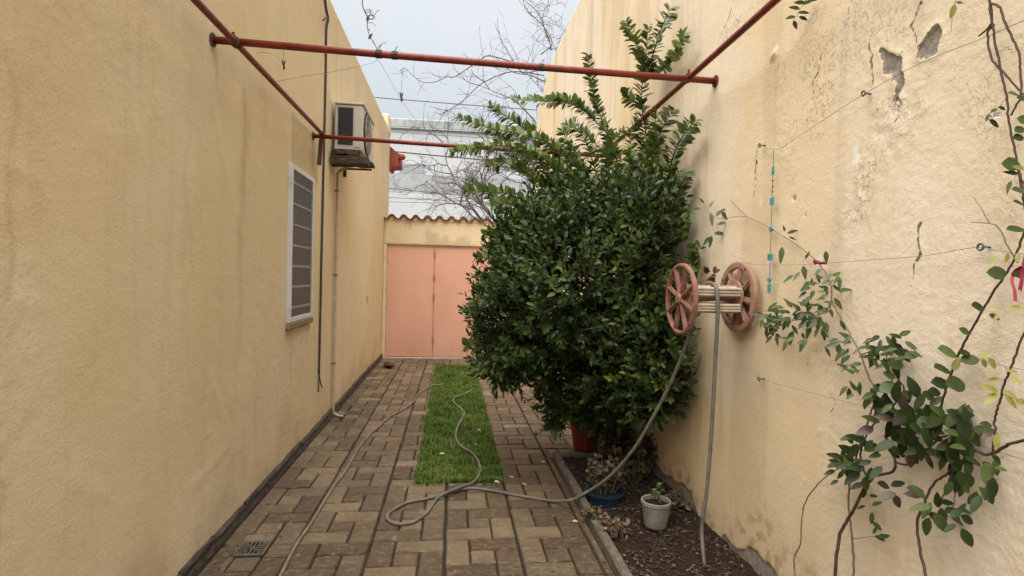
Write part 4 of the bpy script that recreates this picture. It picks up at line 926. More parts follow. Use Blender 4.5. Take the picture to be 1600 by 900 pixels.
MB().lathe([(.0, 0), (.10, 0), (.108, .01), (.122, .10), (.130, .104), (.130, .116), (.120, .118), (.112, .10), (.0, .085)], c, 28).build('tub', POTB, bp, smooth=False)
MB().lathe([(.0, .092), (.06, .09), (.112, .086)], c, 16).build('potting_soil', SOIL, bp)
hd_ = [(c.x - .10, c.y + .05, .11), (c.x - .13, c.y, .135), (c.x - .115, c.y - .04, .11)]; MB().tube(spline(hd_, 5), .005, 6).build('handle', POTB, bp)
c = gnd(896, 713); c = Vector((c.x + .15, c.y + .20, 0))
op = thing('flower_pot', 'orange plastic flower pot standing on the pavers under the shrub', 'flower pot', c, 'pots in the flower bed')
MB().lathe([(.0, .002), (.10, .002), (.106, .012), (.132, .20), (.142, .203), (.144, .24), (.134, .242), (.126, .20), (.0, .19)], c, 28).build('pot', POTO, op); MB().lathe([(.0, .20), (.126, .195)], c, 16).build('potting_soil', SOIL, op)

# dry bedding plants
def dry_plant(px, py, h, n, spread, label, seed, mat=DRYPLANT, lsize=(.022, .045), z=.03):
    rg = random.Random(seed); c = gnd(px, py, z); t = thing('dry_plant', label, 'plant', c, 'dry plants in the flower bed'); st = MB(); O, D, N, L = [], [], [], []
    for k in range(n):
        a_ = rg.uniform(0, 6.28); r = spread * math.sqrt(rg.random()); bx, by = c.x + r * .5 * math.cos(a_), min(c.y + r * .5 * math.sin(a_), PY1 + 1)
        tip = Vector((min(c.x + r * math.cos(a_), XR - .02), c.y + r * math.sin(a_), c.z + h * rg.uniform(.45, 1.0)))
        b_ = Vector((min(bx, XR - .03), by, c.z - .01)); mid = b_.lerp(tip, .5) + Vector((rg.uniform(-.02, .02), rg.uniform(-.02, .02), .02)); pts = spline([b_, mid, tip], 4); st.tube(pts, [.003 - .002 * i / (len(pts) - 1) for i in range(len(pts))], 4)
        for j in range(rg.randint(5, 9)):
            p = pts[rg.randint(3, len(pts) - 1)]; O.append(p); D.append((rg.uniform(-1, 1), rg.uniform(-1, 1), rg.uniform(-.5, .7))); N.append((rg.uniform(-.6, .6), rg.uniform(-1, .3), 1)); L.append(rg.uniform(*lsize))
    st.build('stems', STEMG, t); L = np.array(L); lf = leaf_batch(O, D, N, L, L * rng.uniform(.6, .9, len(L)), rng.random(len(L)), mat, 'foliage', t, leaf_local(1, .95, .3, .3)); lf['kind'] = 'stuff'
dry_plant(945, 765, .20, 40, .16, 'dry olive plant with curled leaves in and behind the blue tub', 31, z=.07)
dry_plant(985, 748, .26, 46, .20, 'dry brown leafy plant in the middle of the bed below the shrub', 32)
dry_plant(1010, 738, .32, 30, .15, 'thin dry brown plant climbing against the foot of the wall', 33)
dry_plant(1060, 800, .10, 16, .10, 'low dry stalks between the cement pot and the wall', 34)
dry_plant(926, 815, .08, 34, .075, 'small olive green weed beside the kerb in front of the blue tub', 35, DRYPLANT, (.015, .03), .01)
dry_plant(962, 838, .11, 12, .09, 'sparse stalks with tan dead leaves in front of the blue tub', 36, DEAD, (.018, .034), .01)
dry_plant(955, 708, .34, 44, .26, 'tangle of dry stalks round the shrub trunk', 37)
# pale fallen leaves lying about
lm_p = leaf_mesh('pale_leaf', .55, PALELEAF, leaf_local(1, .85, .35, .2)); rg = random.Random(9)
FL = [(686, 709, .05, 'pale curled leaf lying on the grass left of the hose'), (772, 752, .045, 'pale leaf at the front right corner of the grass'), (795, 745, .045, 'pale leaf on the pavers just right of the grass corner'), (815, 756, .04, 'pale leaf on the pavers right of the grass, nearest the hose'), (845, 722, .04, 'pale leaf on the pavers left of the flower bed corner'), (894, 814, .04, 'yellowish leaf on the pavers beside the kerb'), (742, 695, .03, 'small pale leaf on the grass right of the hose'), (666, 641, .035, 'tiny pale leaf on the grass at its left edge'), (465, 868, .012, 'tiny white speck leaf on the pavers beside the tan hose'), (746, 672, .03, 'thin pale stalk leaf on the grass midway')]
for (px, py, L, lb) in FL:
    c = gnd(px, py, .036 if (GX0 < gnd(px, py).x < GX1 and gnd(px, py).y > GY0) else .006); o = place_leaf(lm_p, None, c, (rg.uniform(.3, 1), rg.uniform(-.7, .7), .12), (rg.uniform(-.3, .3), -.3, 1), L, 'fallen_leaf'); tag(o, lb, 'leaf', 'pale fallen leaves')

# ------------------------------------------------------------------ big evergreen shrub
bc = gnd(957, 712); bc.z = 0.02
bush = thing('evergreen_shrub', 'big dark green evergreen shrub overhanging the pavers by the right wall', 'shrub', bc)
BL = [((.84, 4.15, 1.42), (.63, .92, .66)), ((.98, 4.30, 1.90), (.46, .74, .36)), ((1.14, 3.95, .97), (.35, .72, .46)), ((.51, 4.25, 1.13), (.37, .75, .38)), ((1.22, 3.55, 1.45), (.27, .45, .55)), ((1.15, 4.15, .62), (.24, .40, .30)), ((.66, 4.2, 1.70), (.36, .58, .34)), ((.90, 4.25, .60), (.20, .28, .30)), ((1.28, 3.55, .95), (.20, .45, .42)), ((.43, 4.1, .92), (.27, .5, .24)), ((1.27, 3.4, 1.05), (.20, .34, .48)), ((1.20, 3.6, 1.88), (.24, .45, .30))]
def depth_in(P):
    return max(1 - math.sqrt(sum(((P[i] - c[i]) / r[i]) ** 2 for i in range(3))) for c, r in BL)
rg = random.Random(42); O, D, N, L, T = [], [], [], [], []; shoots = MB()
def add_leaf(o, d, n, l, t): O.append(tuple(o)); D.append(tuple(d)); N.append(tuple(n)); L.append(l); T.append(t)
vol = [r[0] * r[1] + r[1] * r[2] + r[0] * r[2] for c, r in BL]; cnt = 0; tries = 0
while cnt < 2350 and tries < 90000:
    tries += 1
    c, r = rg.choices(BL, vol)[0]; u = Vector((rg.gauss(0, 1), rg.gauss(0, 1), rg.gauss(0, 1))).normalized()
    s = rg.uniform(.70, .98) + .10 * math.sin(u.x * 7 + c[0] * 9) * math.sin(u.z * 6 + u.y * 8)
    P = Vector((c[0] + u.x * r[0] * s, c[1] + u.y * r[1] * s, c[2] + u.z * r[2] * s))
    if P.x > XR - .10 or depth_in(P) > .34: continue
    cl_ = vnoise(np.array([P.x * 4.2 + P.y * 1.3]), np.array([P.z * 4.2 + P.y * 2.0]))[0]
    if cl_ < .12: continue
    nrm = Vector((u.x / r[0], u.y / r[1], u.z / r[2])).normalized()
    d = (nrm * .8 + Vector((0, 0, .45)) + Vector((rg.uniform(-.5, .5), rg.uniform(-.5, .5), rg.uniform(-.4, .4)))).normalized()
    ln = rg.uniform(.09, .19); nl = rg.randint(8, 13); side = d.orthogonal().normalized(); ph = rg.uniform(0, 6.28); tb_ = min(1, max(0, rg.gauss(.42 + .4 * (cl_ - .5), .20)))
    cnt += 1
    for k in range(nl):
        t = k / (nl - 1); ph += 2.4; rad = Matrix.Rotation(ph, 3, d) @ side; o = P + d * ln * (t - .35) * 1.2
        if o.x > XR - .03: continue
        dd = (rad * (1.0 - .45 * t) + d * (.45 + .6 * t)).normalized(); nn = (d * 1.0 - rad * .5 + Vector((rg.uniform(-.3, .3), rg.uniform(-.3, .3), rg.uniform(-.1, .5))))
        add_leaf(o, dd, nn, rg.uniform(.045, .076) * (1.0 - .25 * t), min(1, max(0, tb_ + .25 * t * rg.random() + rg.uniform(-.1, .1))))
    shoots.tube([P - d * ln * .9, P, P + d * ln * .75], [.004, .003, .0015], 4)
for k in range(8000):                                  # inner leaves close the crown
    c, r = rg.choices(BL, vol)[0]; u = Vector((rg.gauss(0, 1), rg.gauss(0, 1), rg.gauss(0, 1))).normalized(); s = rg.uniform(.12, .86) ** .7
    P = Vector((c[0] + u.x * r[0] * s, c[1] + u.y * r[1] * s, c[2] + u.z * r[2] * s))
    if P.x > XR - .05: continue
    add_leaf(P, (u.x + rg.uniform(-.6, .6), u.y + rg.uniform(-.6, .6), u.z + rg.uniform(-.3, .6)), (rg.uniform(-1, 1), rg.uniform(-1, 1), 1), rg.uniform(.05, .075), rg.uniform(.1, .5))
O, D, N, L, T = [np.array(x, float) for x in (O, D, N, L, T)]
dist = np.linalg.norm(O - np.array([0, 0, EYE]), axis=1); pick = np.argsort(dist)[:280]; mk = np.zeros(len(O), bool); mk[pick] = True
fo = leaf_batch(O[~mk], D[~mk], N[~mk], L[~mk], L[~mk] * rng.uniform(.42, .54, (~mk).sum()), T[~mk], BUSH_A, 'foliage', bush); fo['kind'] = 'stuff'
lm_b = [leaf_mesh('shrub_leaf_mesh', r_, BUSH_O) for r_ in (.43, .48, .54)]
for k in pick: place_leaf(lm_b[k % 3], bush, O[k], D[k], N[k], L[k])
stuff(shoots.build('twigs', BARK, bush))
tr = [bc + Vector((0, 0, -.03)), bc + Vector((-.01, -.02, .3)), bc + Vector((-.04, -.05, .7)), bc + Vector((-.12, -.05, 1.2))]
MB().tube(spline(tr, 5), [.075 - .03 * i / 15 for i in range(16)], 10).build('trunk', BARK, bush, smooth=True)
MB().tube(spline([bc + Vector((.09, .03, -.03)), bc + Vector((.10, .0, .4)), bc + Vector((.08, -.2, 1.0)), bc + Vector((.05, -.3, 1.5))], 5), [.05 - .025 * i / 15 for i in range(16)], 8).build('trunk', BARK, bush, smooth=True)
for q_ in ((.45, 4.2, 1.1), (.7, 4.6, 1.7), (.9, 3.7, 1.5), (1.2, 3.5, 1.4), (1.0, 4.4, 2.1), (.5, 4.0, 1.6)):
    s_ = bc + Vector((-.05, -.05, .75)); e_ = Vector(q_); MB().tube(spline([s_, s_.lerp(e_, .5) + Vector((0, 0, .08)), e_], 5), [.028 - .02 * i / 10 for i in range(11)], 6).build('branch', BARK, bush, smooth=True)
# long free shoots above the crown: stems seen one by one
SH = [([(965, 255), (945, 200), (928, 150), (922, 115), (918, 84)], 4.35, .052), ([(945, 205), (915, 175), (885, 160), (845, 158), (800, 155)], 4.30, .048), ([(930, 185), (900, 160), (870, 152)], 4.3, .045), ([(900, 262), (860, 225), (815, 210), (765, 200), (712, 184)], 4.25, .05), ([(880, 240), (830, 208), (795, 185), (764, 164)], 4.35, .05),
      ([(880, 275), (840, 240), (790, 228), (740, 232), (704, 240)], 4.15, .046), ([(860, 300), (825, 272), (790, 255), (762, 262)], 4.15, .048), ([(850, 330), (800, 305), (765, 300), (726, 298)], 4.1, .05), ([(840, 345), (810, 320), (785, 318), (768, 322)], 4.05, .05),
      ([(1012, 250), (1008, 200), (1002, 160), (1005, 120), (1010, 80), (1012, 45)], 3.85, .055, 3.80), ([(1008, 130), (1000, 90), (990, 60), (978, 32)], 3.83, .05, 3.95), ([(1012, 110), (1025, 70), (1035, 40), (1048, 12)], 3.82, .052, 3.42), ([(1015, 115), (1045, 100), (1062, 80), (1068, 52)], 3.82, .05, 3.28), ([(1000, 165), (985, 155), (978, 145)], 3.85, .05),
      ([(1000, 290), (1015, 240), (1035, 200), (1052, 170)], 3.72, .055, 3.40), ([(1040, 300), (1050, 250), (1065, 215), (1086, 188)], 3.55, .055, 3.10), ([(990, 270), (985, 230), (990, 200), (1010, 175)], 3.9, .05), ([(935, 280), (920, 235), (905, 205), (880, 195)], 4.2, .05), ([(960, 300), (950, 255), (955, 225), (975, 205)], 4.1, .05),
      ([(905, 290), (880, 262), (850, 250), (820, 240)], 4.15, .05), ([(1050, 330), (1062, 295), (1072, 275)], 3.4, .05, 3.25), ([(890, 285), (885, 250), (860, 225)], 4.2, .05), ([(870, 320), (850, 290), (835, 268)], 4.1, .05), ([(985, 300), (968, 262), (960, 235)], 4.0, .05), ([(1020, 310), (1010, 270), (1022, 235)], 3.8, .05),
      ([(800, 420), (775, 405), (745, 403)], 4.1, .05), ([(790, 470), (760, 470), (737, 480)], 4.1, .05), ([(790, 530), (755, 540), (728, 541)], 4.1, .05), ([(800, 380), (775, 365), (757, 367)], 4.1, .045), ([(905, 640), (880, 650), (862, 672)], 4.2, .06), ([(880, 600), (868, 625), (872, 650)], 4.2, .055), ([(850, 590), (845, 605), (852, 622)], 4.1, .055), ([(800, 560), (790, 585), (795, 602)], 4.0, .055), ([(1085, 380), (1100, 405), (1112, 432)], 3.1, .045), ([(1075, 330), (1083, 345), (1090, 372)], 3.25, .045)]
rg = random.Random(78)
for k in range(34):                                    # shorter loose shoots that open up the top of the crown
    x, y_ = rg.uniform(790, 1075), rg.uniform(255, 335); yy = 4.25 if x < 990 else 3.55 + (1075 - x) * .006
    l = rg.uniform(45, 95); a_ = R(rg.gauss(105 + (930 - x) * .16, 24))
    if x + l * math.cos(a_) > 1088: continue
    SH.append(([(x, y_), (x + l * .5 * math.cos(a_) + rg.uniform(-6, 6), y_ - l * .5 * math.sin(a_)), (x + l * math.cos(a_), y_ - l * math.sin(a_))], yy + rg.uniform(-.35, .25), rg.uniform(.042, .052)))
O, D, N, L, T = [], [], [], [], []; rg = random.Random(77)
for pts, yy, ll, *ye in SH:
    P = [at(x, y_, 1, yy + ((ye[0] - yy) if ye else .06) * i / (len(pts) - 1)) for i, (x, y_) in enumerate(pts)]
    P = [Vector((min(p.x, XR - .045), p.y, p.z)) for p in P]; pl = spline(P, 6)
    MB().tube(pl, [.0055 - .004 * i / (len(pl) - 1) for i in range(len(pl))], 5).build('shoot', BARK, bush)
    tot = sum((pl[i + 1] - pl[i]).length for i in range(len(pl) - 1)); nl = int(tot / .0085); young = .25 if yy < 3.5 or pts[0][1] > 400 else 1
    for k in range(nl):
        f = (k + rg.random() * .4) / nl * (len(pl) - 1.01); i = int(f); p = pl[i].lerp(pl[i + 1], f - i); d = (pl[i + 1] - pl[i]).normalized()
        side = d.cross(Vector((0, -1, .3))).normalized(); up = d.cross(side)
        sgn = 1 if k % 2 else -1; rad = side * sgn * rg.uniform(.6, 1.1) + up * rg.uniform(-.9, .9)
        if p.x > XR - .09: rad.x = -abs(rad.x)
        add_leaf(p, rad * .9 + d * rg.uniform(.35, .8), d * .7 + up * rg.uniform(-.4, .8) + Vector((rg.uniform(-.4, .4), -.5, .7)), ll * rg.uniform(1.1, 1.75) * (1.0 if f < len(pl) * .85 else .75), min(1, max(0, rg.gauss(.5 if young == 1 else .12, .2))))
L = np.array(L); sf = leaf_batch(O, D, N, L, L * rng.uniform(.50, .64, len(L)), T, SPRIG_A, 'shoot_foliage', bush, leaf_local(1, .98, .22, .15)); sf['kind'] = 'stuff'; sf['label'] = 'lighter yellow green leaves of the long top shoots'

# ------------------------------------------------------------------ climbers on the right wall
lmd = [leaf_mesh('vine_leaf_dark', r_, VINE_DK, leaf_local(1, .86, .30, dr_)) for r_, dr_ in ((.40, .15), (.45, .30), (.50, .08), (.43, .45))]; lmr = leaf_mesh('vine_leaf_round', .72, VINE_DK, leaf_local(1, 1.05, .12, .06))
lml = [leaf_mesh('vine_leaf_small', r_, VINE_LT, leaf_local(1, .72, .35, .38)) for r_ in (.31, .38)]; lmy = leaf_mesh('vine_leaf_yellow', .42, VINE_YL, leaf_local(1, .85, .25, .25)); lmpu = leaf_mesh('vine_leaf_purple', .5, VINE_PU, leaf_local(1, .85, .3, .3))
lm3 = leaf_mesh('vine_leaf_narrow', .40, VINE_DK, leaf_local(1, .8, .3, .3))
rgv = random.Random(5)
def stem(parent, pts, r, mat=STEM, off=.03, name='stem'):
    P = [rwall(x, y_, (o[0] if o else off)) for (x, y_, *o) in pts]; pl = spline(P, 6); n_ = len(pl); r0, r1 = [x * .74 for x in (r if isinstance(r, tuple) else (r, r))]
    pl = [p + Vector((rgv.uniform(-.0015, .0015), rgv.uniform(-.0015, .0015), 0)) for p in pl]
    MB().tube(pl, [r0 + (r1 - r0) * i / (n_ - 1) for i in range(n_)], 7).build(name, mat, parent, smooth=True); return pl
def lf(parent, me, px, py, ang, Lpx, off=.06, tilt=None):
    """leaf whose base is seen at px,py; ang: degrees on the wall face, 0 = towards the near end (right in the photo), 90 = up"""
    o = rwall(px, py, off); o2 = rwall(px + 4, py, off); sc = abs((o - C0).dot(CAMROT @ Vector((0, 0, -1)))) / FPX
    L_ = Lpx * sc; view = (C0 - o).normalized(); a_ = R(ang); rt = CAMROT @ Vector((1, 0, 0)); up = CAMROT @ Vector((0, 1, 0))
    d = rt * math.cos(a_) + up * math.sin(a_) + view * rgv.uniform(-.25, .35); n_ = view * 1.0 + Vector((0, 0, .5)) + Vector((rgv.uniform(-.35, .35), rgv.uniform(-.35, .35), rgv.uniform(-.25, .35)))
    place_leaf(me, parent, o, d, n_, L_ * rgv.uniform(.92, 1.08))
def cluster(parent, mes, cx, cy, rx, ry, n, Lr, angc, angs, off=(.03, .12)):
    for k in range(n):
        t = rgv.uniform(0, 6.28); r = math.sqrt(rgv.random()); lf(parent, rgv.choice(mes), cx + rx * r * math.cos(t), cy + ry * r * math.sin(t), angc + rgv.gauss(0, angs), rgv.uniform(*Lr), rgv.uniform(*off))
GV = 'climbers trained on the right wall'
# 1 big dark leafy climber
v1 = thing('climbing_vine', 'dark leafy climber with thick stem rising from the bed, densest of the wall plants', 'climbing plant', gnd(1308, 912, 0), GV)
stem(v1, [(1300, 925, .10), (1305, 895, .10), (1311, 840, .09), (1325, 812, .08), (1345, 775, .07), (1357, 748, .06), (1375, 742, .055), (1395, 737, .05), (1399, 722, .05), (1393, 705, .04), (1383, 680, .04)], (.0085, .005))
stem(v1, [(1357, 748, .06), (1350, 735, .05), (1345, 705, .05), (1360, 670, .05), (1390, 640, .05), (1412, 610, .05), (1402, 590, .04), (1395, 560, .04)], (.005, .003))
stem(v1, [(1399, 722, .05), (1420, 725, .05), (1450, 700, .06), (1480, 680, .06), (1520, 690, .05)], (.005, .003))
stem(v1, [(1450, 925, .09), (1446, 895, .09), (1436, 850, .08), (1433, 815, .07), (1445, 785, .07), (1458, 757, .06), (1480, 740, .06), (1492, 728, .06), (1500, 700, .05)], (.006, .004))
stem(v1, [(1492, 728, .06), (1475, 770, .07), (1466, 790, .07)], (.003, .002)); stem(v1, [(1488, 760, .06), (1492, 775, .06), (1488, 795, .06)], (.0025, .0015))
BIG = [(1398, 628, 80, 40), (1440, 612, -30, 36), (1478, 640, -35, 38), (1480, 682, 5, 40), (1418, 655, 150, 34), (1445, 668, 30, 36), (1400, 690, 200, 36), (1420, 700, -60, 36), (1468, 700, -50, 36), (1490, 710, -80, 30), (1505, 715, -20, 34), (1545, 722, -100, 34), (1550, 745, -85, 34), (1540, 748, 5, 22), (1350, 690, 160, 34), (1335, 725, 190, 30), (1330, 735, 120, 24), (1345, 720, 235, 30), (1375, 660, 160, 32), (1455, 790, 190, 36), (1460, 800, -60, 34), (1475, 800, 10, 34), (1500, 805, -30, 32), (1502, 825, -60, 34), (1455, 785, 240, 30), (1480, 755, 20, 34), (1500, 755, -40, 30), (1430, 640, 60, 34), (1385, 700, -30, 36), (1440, 700, 200, 32), (1470, 660, 170, 34), (1500, 680, 160, 30), (1520, 700, -120, 30), (1350, 755, 200, 22), (1500, 800, 60, 18), (1412, 672, -80, 34), (1435, 690, -80, 34), (1498, 735, -75, 28), (1445, 780, 130, 26)]
for (x, y_, a_, l_) in BIG: lf(v1, rgv.choice(lmd), x, y_, a_, l_, rgv.uniform(.06, .13))
cluster(v1, lmd, 1450, 668, 74, 50, 74, (25, 40), -30, 70, (.03, .11)); cluster(v1, lmd, 1345, 712, 38, 36, 30, (20, 31), 190, 60); cluster(v1, lmd, 1520, 735, 38, 42, 22, (22, 35), -70, 50); cluster(v1, lmd, 1485, 800, 38, 24, 9, (22, 34), -30, 70)
for (x, y_, a_, l_) in ((1425, 705, -95, 30), (1440, 705, -45, 24), (1365, 668, 200, 30), (1395, 665, 40, 34), (1370, 755, -15, 26), (1400, 770, 200, 28), (1395, 772, -60, 24), (1440, 775, 170, 26), (1395, 655, 170, 28), (1412, 640, 100, 26)): lf(v1, lmpu, x, y_, a_, l_, .10)
for (x, y_, a_, l_) in ((1392, 760, 20, 26), (1415, 762, -10, 26)): lf(v1, lmd[1], x, y_, a_, l_, .10)
# 2 jasmine-like climber leaning up to the left
v2 = thing('climbing_vine', 'thin light green climber slanting up left from the dark vine towards the reel', 'climbing plant', gnd(1330, 915, 0), GV)
stem(v2, [(1332, 925, .05), (1334, 890, .05), (1332, 845, .05), (1328, 810, .045), (1326, 780, .04), (1330, 745, .04), (1345, 690, .04), (1368, 620, .04), (1358, 590, .04), (1345, 555, .04), (1330, 525, .035), (1310, 490, .03), (1300, 470, .03), (1297, 440, .03), (1278, 410, .03), (1255, 390, .025), (1225, 370, .02), (1195, 352, .02), (1168, 338, .02), (1140, 312, .02)], (.0055, .002), STEMG)
stem(v2, [(1300, 470, .03), (1290, 485, .04), (1270, 495, .05), (1245, 500, .06), (1215, 505, .06), (1190, 495, .06)], (.003, .0012), STEM); stem(v2, [(1168, 338, .02), (1145, 339, .025), (1118, 340, .03), (1100, 318, .035), (1088, 310, .04)], (.002, .001), STEMG); stem(v2, [(1334, 842, .05), (1350, 840, .06), (1366, 838, .07)], (.002, .001), STEMG)
stem(v2, [(1345, 555, .04), (1370, 545, .05), (1390, 540, .05), (1410, 545, .06)], (.003, .0015), STEM); stem(v2, [(1420, 660, .05), (1405, 620, .05), (1392, 590, .05), (1385, 560, .05), (1392, 530, .05)], (.0035, .002), STEM)
SM = [(1100, 318, 130, 14), (1108, 325, 60, 14), (1095, 325, 200, 18), (1110, 332, -80, 22), (1118, 338, 40, 20), (1128, 330, -60, 16), (1120, 352, 20, 18), (1115, 365, 0, 20), (1112, 368, -100, 20), (1110, 370, -130, 18), (1222, 385, -95, 28), (1230, 365, 20, 18), (1232, 370, -20, 14), (1226, 362, 100, 10), (1290, 392, -85, 20), (1258, 405, 60, 14), (1255, 415, -80, 24), (1240, 430, 215, 20), (1250, 425, 230, 20), (1300, 432, 25, 18), (1310, 455, 10, 22), (1303, 465, -55, 26), (1275, 445, 170, 20), (1260, 455, 220, 20), (1280, 500, 200, 20), (1268, 505, -110, 28), (1330, 530, 150, 24), (1310, 535, 200, 22), (1320, 545, 230, 26), (1305, 540, -60, 20), (1312, 500, -60, 20)]
for (x, y_, a_, l_) in SM: lf(v2, rgv.choice(lml), x, y_, a_, l_, .05)
for (cx, cy, rx, ry, n_, aa) in ((1245, 510, 48, 24, 44, 235), (1210, 500, 24, 24, 20, 220), (1275, 470, 30, 26, 20, 210), (1290, 440, 25, 22, 14, 230), (1255, 485, 30, 20, 16, 200), (1315, 540, 30, 18, 12, 230), (1345, 790, 8, 4, 0, 0)): cluster(v2, lml, cx, cy, rx, ry, n_, (13, 22), aa, 55, (.03, .09))
cluster(v2, lml, 1335, 580, 22, 40, 14, (15, 22), 220, 60); cluster(v2, [lm3, lml[0]], 1385, 545, 42, 28, 44, (18, 28), -80, 60, (.04, .10)); cluster(v2, [lm3], 1375, 620, 28, 22, 14, (18, 26), -100, 50)
for (x, y_, a_, l_) in ((1347, 778, 60, 14), (1358, 775, 0, 16), (1352, 790, 200, 14), (1362, 790, 20, 16), (1363, 800, -95, 20), (1366, 838, -20, 20), (1370, 840, 10, 20), (1364, 834, 60, 12), (1362, 815, -40, 20)): lf(v2, lmd[0], x, y_, a_, l_, .06)
# 3 round-leaved vine at right
v3 = thing('climbing_vine', 'brown vine with round glossy dark leaves, running up the wall by the pink ribbon', 'climbing plant', rwall(1470, 630, .05), GV)
stem(v3, [(1470, 640, .05), (1480, 600, .05), (1492, 568, .05), (1510, 530, .05), (1535, 485, .05), (1560, 445, .05), (1580, 415, .05), (1592, 385, .05), (1605, 350, .05), (1612, 310, .05)], (.0045, .0035))
for (x, y_, a_, l_) in ((1508, 600, 180, 36), (1484, 600, 175, 27), (1485, 580, 165, 34), (1495, 555, 160, 32), (1500, 565, 10, 26), (1490, 552, 170, 16), (1470, 615, 165, 22), (1500, 553, 10, 20), (1515, 522, 150, 18), (1538, 482, 165, 26), (1545, 492, -20, 18), (1574, 428, 175, 30), (1580, 428, 0, 22), (1600, 358, 180, 24), (1605, 300, 170, 26), (1600, 320, 160, 22), (1600, 215, 180, 20)): lf(v3, lmr, x, y_, a_, l_, .07)
for (x, y_, a_, l_) in ((1412, 570, 175, 26), (1400, 590, 160, 22), (1402, 600, 200, 28), (1408, 612, -30, 20), (1415, 560, 30, 22), (1385, 605, 190, 24), (1392, 582, 130, 28)): lf(v3, lmr, x, y_, a_, l_, .09)
lf(v3, lmy, 1490, 580, 70, 26, .07)
# 4 twisted stems from above on the right edge
v4 = thing('climbing_vine', 'twisted bare brown vine stems hanging at the upper right edge of the wall', 'climbing plant', rwall(1548, 20, .05), GV)
for pts in ([(1545, -20), (1548, 20), (1551, 40), (1556, 70), (1565, 115), (1572, 150), (1577, 190), (1585, 230), (1590, 260), (1604, 300), (1612, 340)], [(1543, -20), (1550, 35), (1544, 50), (1545, 75), (1552, 95), (1572, 118), (1600, 148), (1620, 165)], [(1550, 5), (1562, 12), (1568, 30), (1580, 55), (1591, 80), (1594, 110), (1596, 145), (1588, 165), (1580, 180)], [(1550, 36), (1542, 46), (1530, 56)], [(1590, 255), (1596, 290), (1600, 320), (1606, 350)]): stem(v4, [(x, y_, .05) for x, y_ in pts], (.0042, .0032))
stem(v4, [(1590, 410, .05), (1575, 385, .04), (1560, 355, .035), (1543, 349, .03), (1515, 347, .03)], (.003, .0012), STEMG); stem(v4, [(1546, 348, .03), (1535, 328, .03), (1521, 307, .03)], (.002, .001), STEMG)
stem(v4, [(1573, 152, .05), (1560, 168, .05), (1556, 170, .05)], (.0012, .001), STEMG)
for me, x, y_, a_, l_ in ((lmd[0], 1558, 170, -150, 16), (lmd[0], 1545, 178, -110, 12), (lmd[0], 1545, 186, -40, 20), (lmd[0], 1560, 167, -20, 14), (lmr, 1592, 148, 170, 18), (lmr, 1604, 155, 170, 18), (lmr, 1600, 200, 200, 18), (lmr, 1606, 190, 160, 20), (lmr, 1594, 258, 175, 30), (lmr, 1606, 300, 170, 24), (lml[0], 1592, 272, 170, 24), (lml[0], 1580, 282, -110, 22), (lmy, 1600, 265, 160, 20)): lf(v4, me, x, y_, a_, l_, .07)
# 5 yellow leaved stem
v5 = thing('climbing_vine', 'slender stem with pale yellow green leaflets at the right edge of the wall', 'climbing plant', rwall(1556, 700, .05), GV)
stem(v5, [(1620, 480, .06), (1600, 520, .06), (1585, 560, .06), (1570, 600, .06), (1562, 630, .06), (1554, 655, .06), (1555, 680, .06), (1550, 705, .06)], (.0035, .004)); stem(v5, [(1630, 684, .06), (1600, 688, .06), (1575, 695, .06), (1557, 706, .06), (1540, 710, .06), (1520, 700, .06)], (.005, .006)); stem(v5, [(1570, 600, .06), (1575, 580, .06), (1568, 570, .06)], (.0015, .001), STEMG); stem(v5, [(1565, 615, .06), (1590, 625, .06), (1605, 628, .06)], (.0015, .001), STEMG)
for (x, y_, a_, l_) in ((1528, 560, 30, 24), (1535, 560, -70, 18), (1545, 558, -60, 20), (1560, 585, 175, 26), (1562, 592, 185, 18), (1572, 580, 0, 20), (1575, 590, -20, 22), (1560, 612, 160, 26), (1560, 615, 215, 28), (1566, 612, -20, 30), (1570, 620, -40, 28), (1586, 628, 0, 24), (1556, 678, -85, 24), (1595, 480, 175, 16), (1560, 485, 170, 18), (1575, 482, 10, 18), (1558, 400, 225, 20), (1575, 395, -100, 16), (1560, 490, -120, 14), (1590, 410, 90, 16), (1590, 485, 0, 20)): lf(v5, lmy, x, y_, a_, l_, .08)
for (x, y_, a_, l_) in ((1550, 665, 165, 20), (1552, 675, 205, 22)): lf(v5, lmpu, x, y_, a_, l_, .07)
# 6 thin stem at left, 7 sprigs hanging over the top
v6 = thing('climbing_vine', 'single thin bare stem bending up from the ground, leftmost of the wall climbers', 'climbing plant', gnd(1242, 915), GV)
stem(v6, [(1244, 925, .05), (1241, 885, .05), (1242, 868, .05), (1250, 850, .05), (1253, 815, .05), (1258, 785, .05), (1275, 760, .05), (1290, 745, .05), (1305, 735, .055), (1325, 728, .06)], (.0045, .0022), STEMG); stem(v6, [(1255, 800, .05), (1253, 792, .05)], (.003, .002), STEMG)
for (x, y_, a_, l_) in ((1318, 735, 235, 18), (1305, 735, 200, 18), (1310, 750, 210, 16), (1325, 730, 130, 22), (1312, 722, 170, 20)): lf(v6, lmd[0], x, y_, a_, l_, .07)
v7 = thing('climbing_vine', 'small leafy vine tip dangling over the wall at the top edge of the photo', 'climbing plant', rwall(1255, -5, .05), GV)
stem(v7, [(1275, -25, .05), (1262, -5, .05), (1250, 15, .05), (1240, 32, .05)], (.002, .001), STEMG)
for (x, y_, a_, l_) in ((1255, 8, 30, 20), (1250, 14, 170, 18), (1246, 20, 0, 18), (1243, 26, 190, 16), (1240, 32, -70, 16), (1258, 4, 180, 18), (1262, 0, 10, 20), (1270, -4, 0, 16), (1248, 26, -20, 14)): lf(v7, lmd[0], x, y_, a_, l_, .06)
v8 = thing('climbing_vine', 'tiny vine tip with two leaves beside the flaked grey patch', 'climbing plant', rwall(1495, 0, .05), GV)
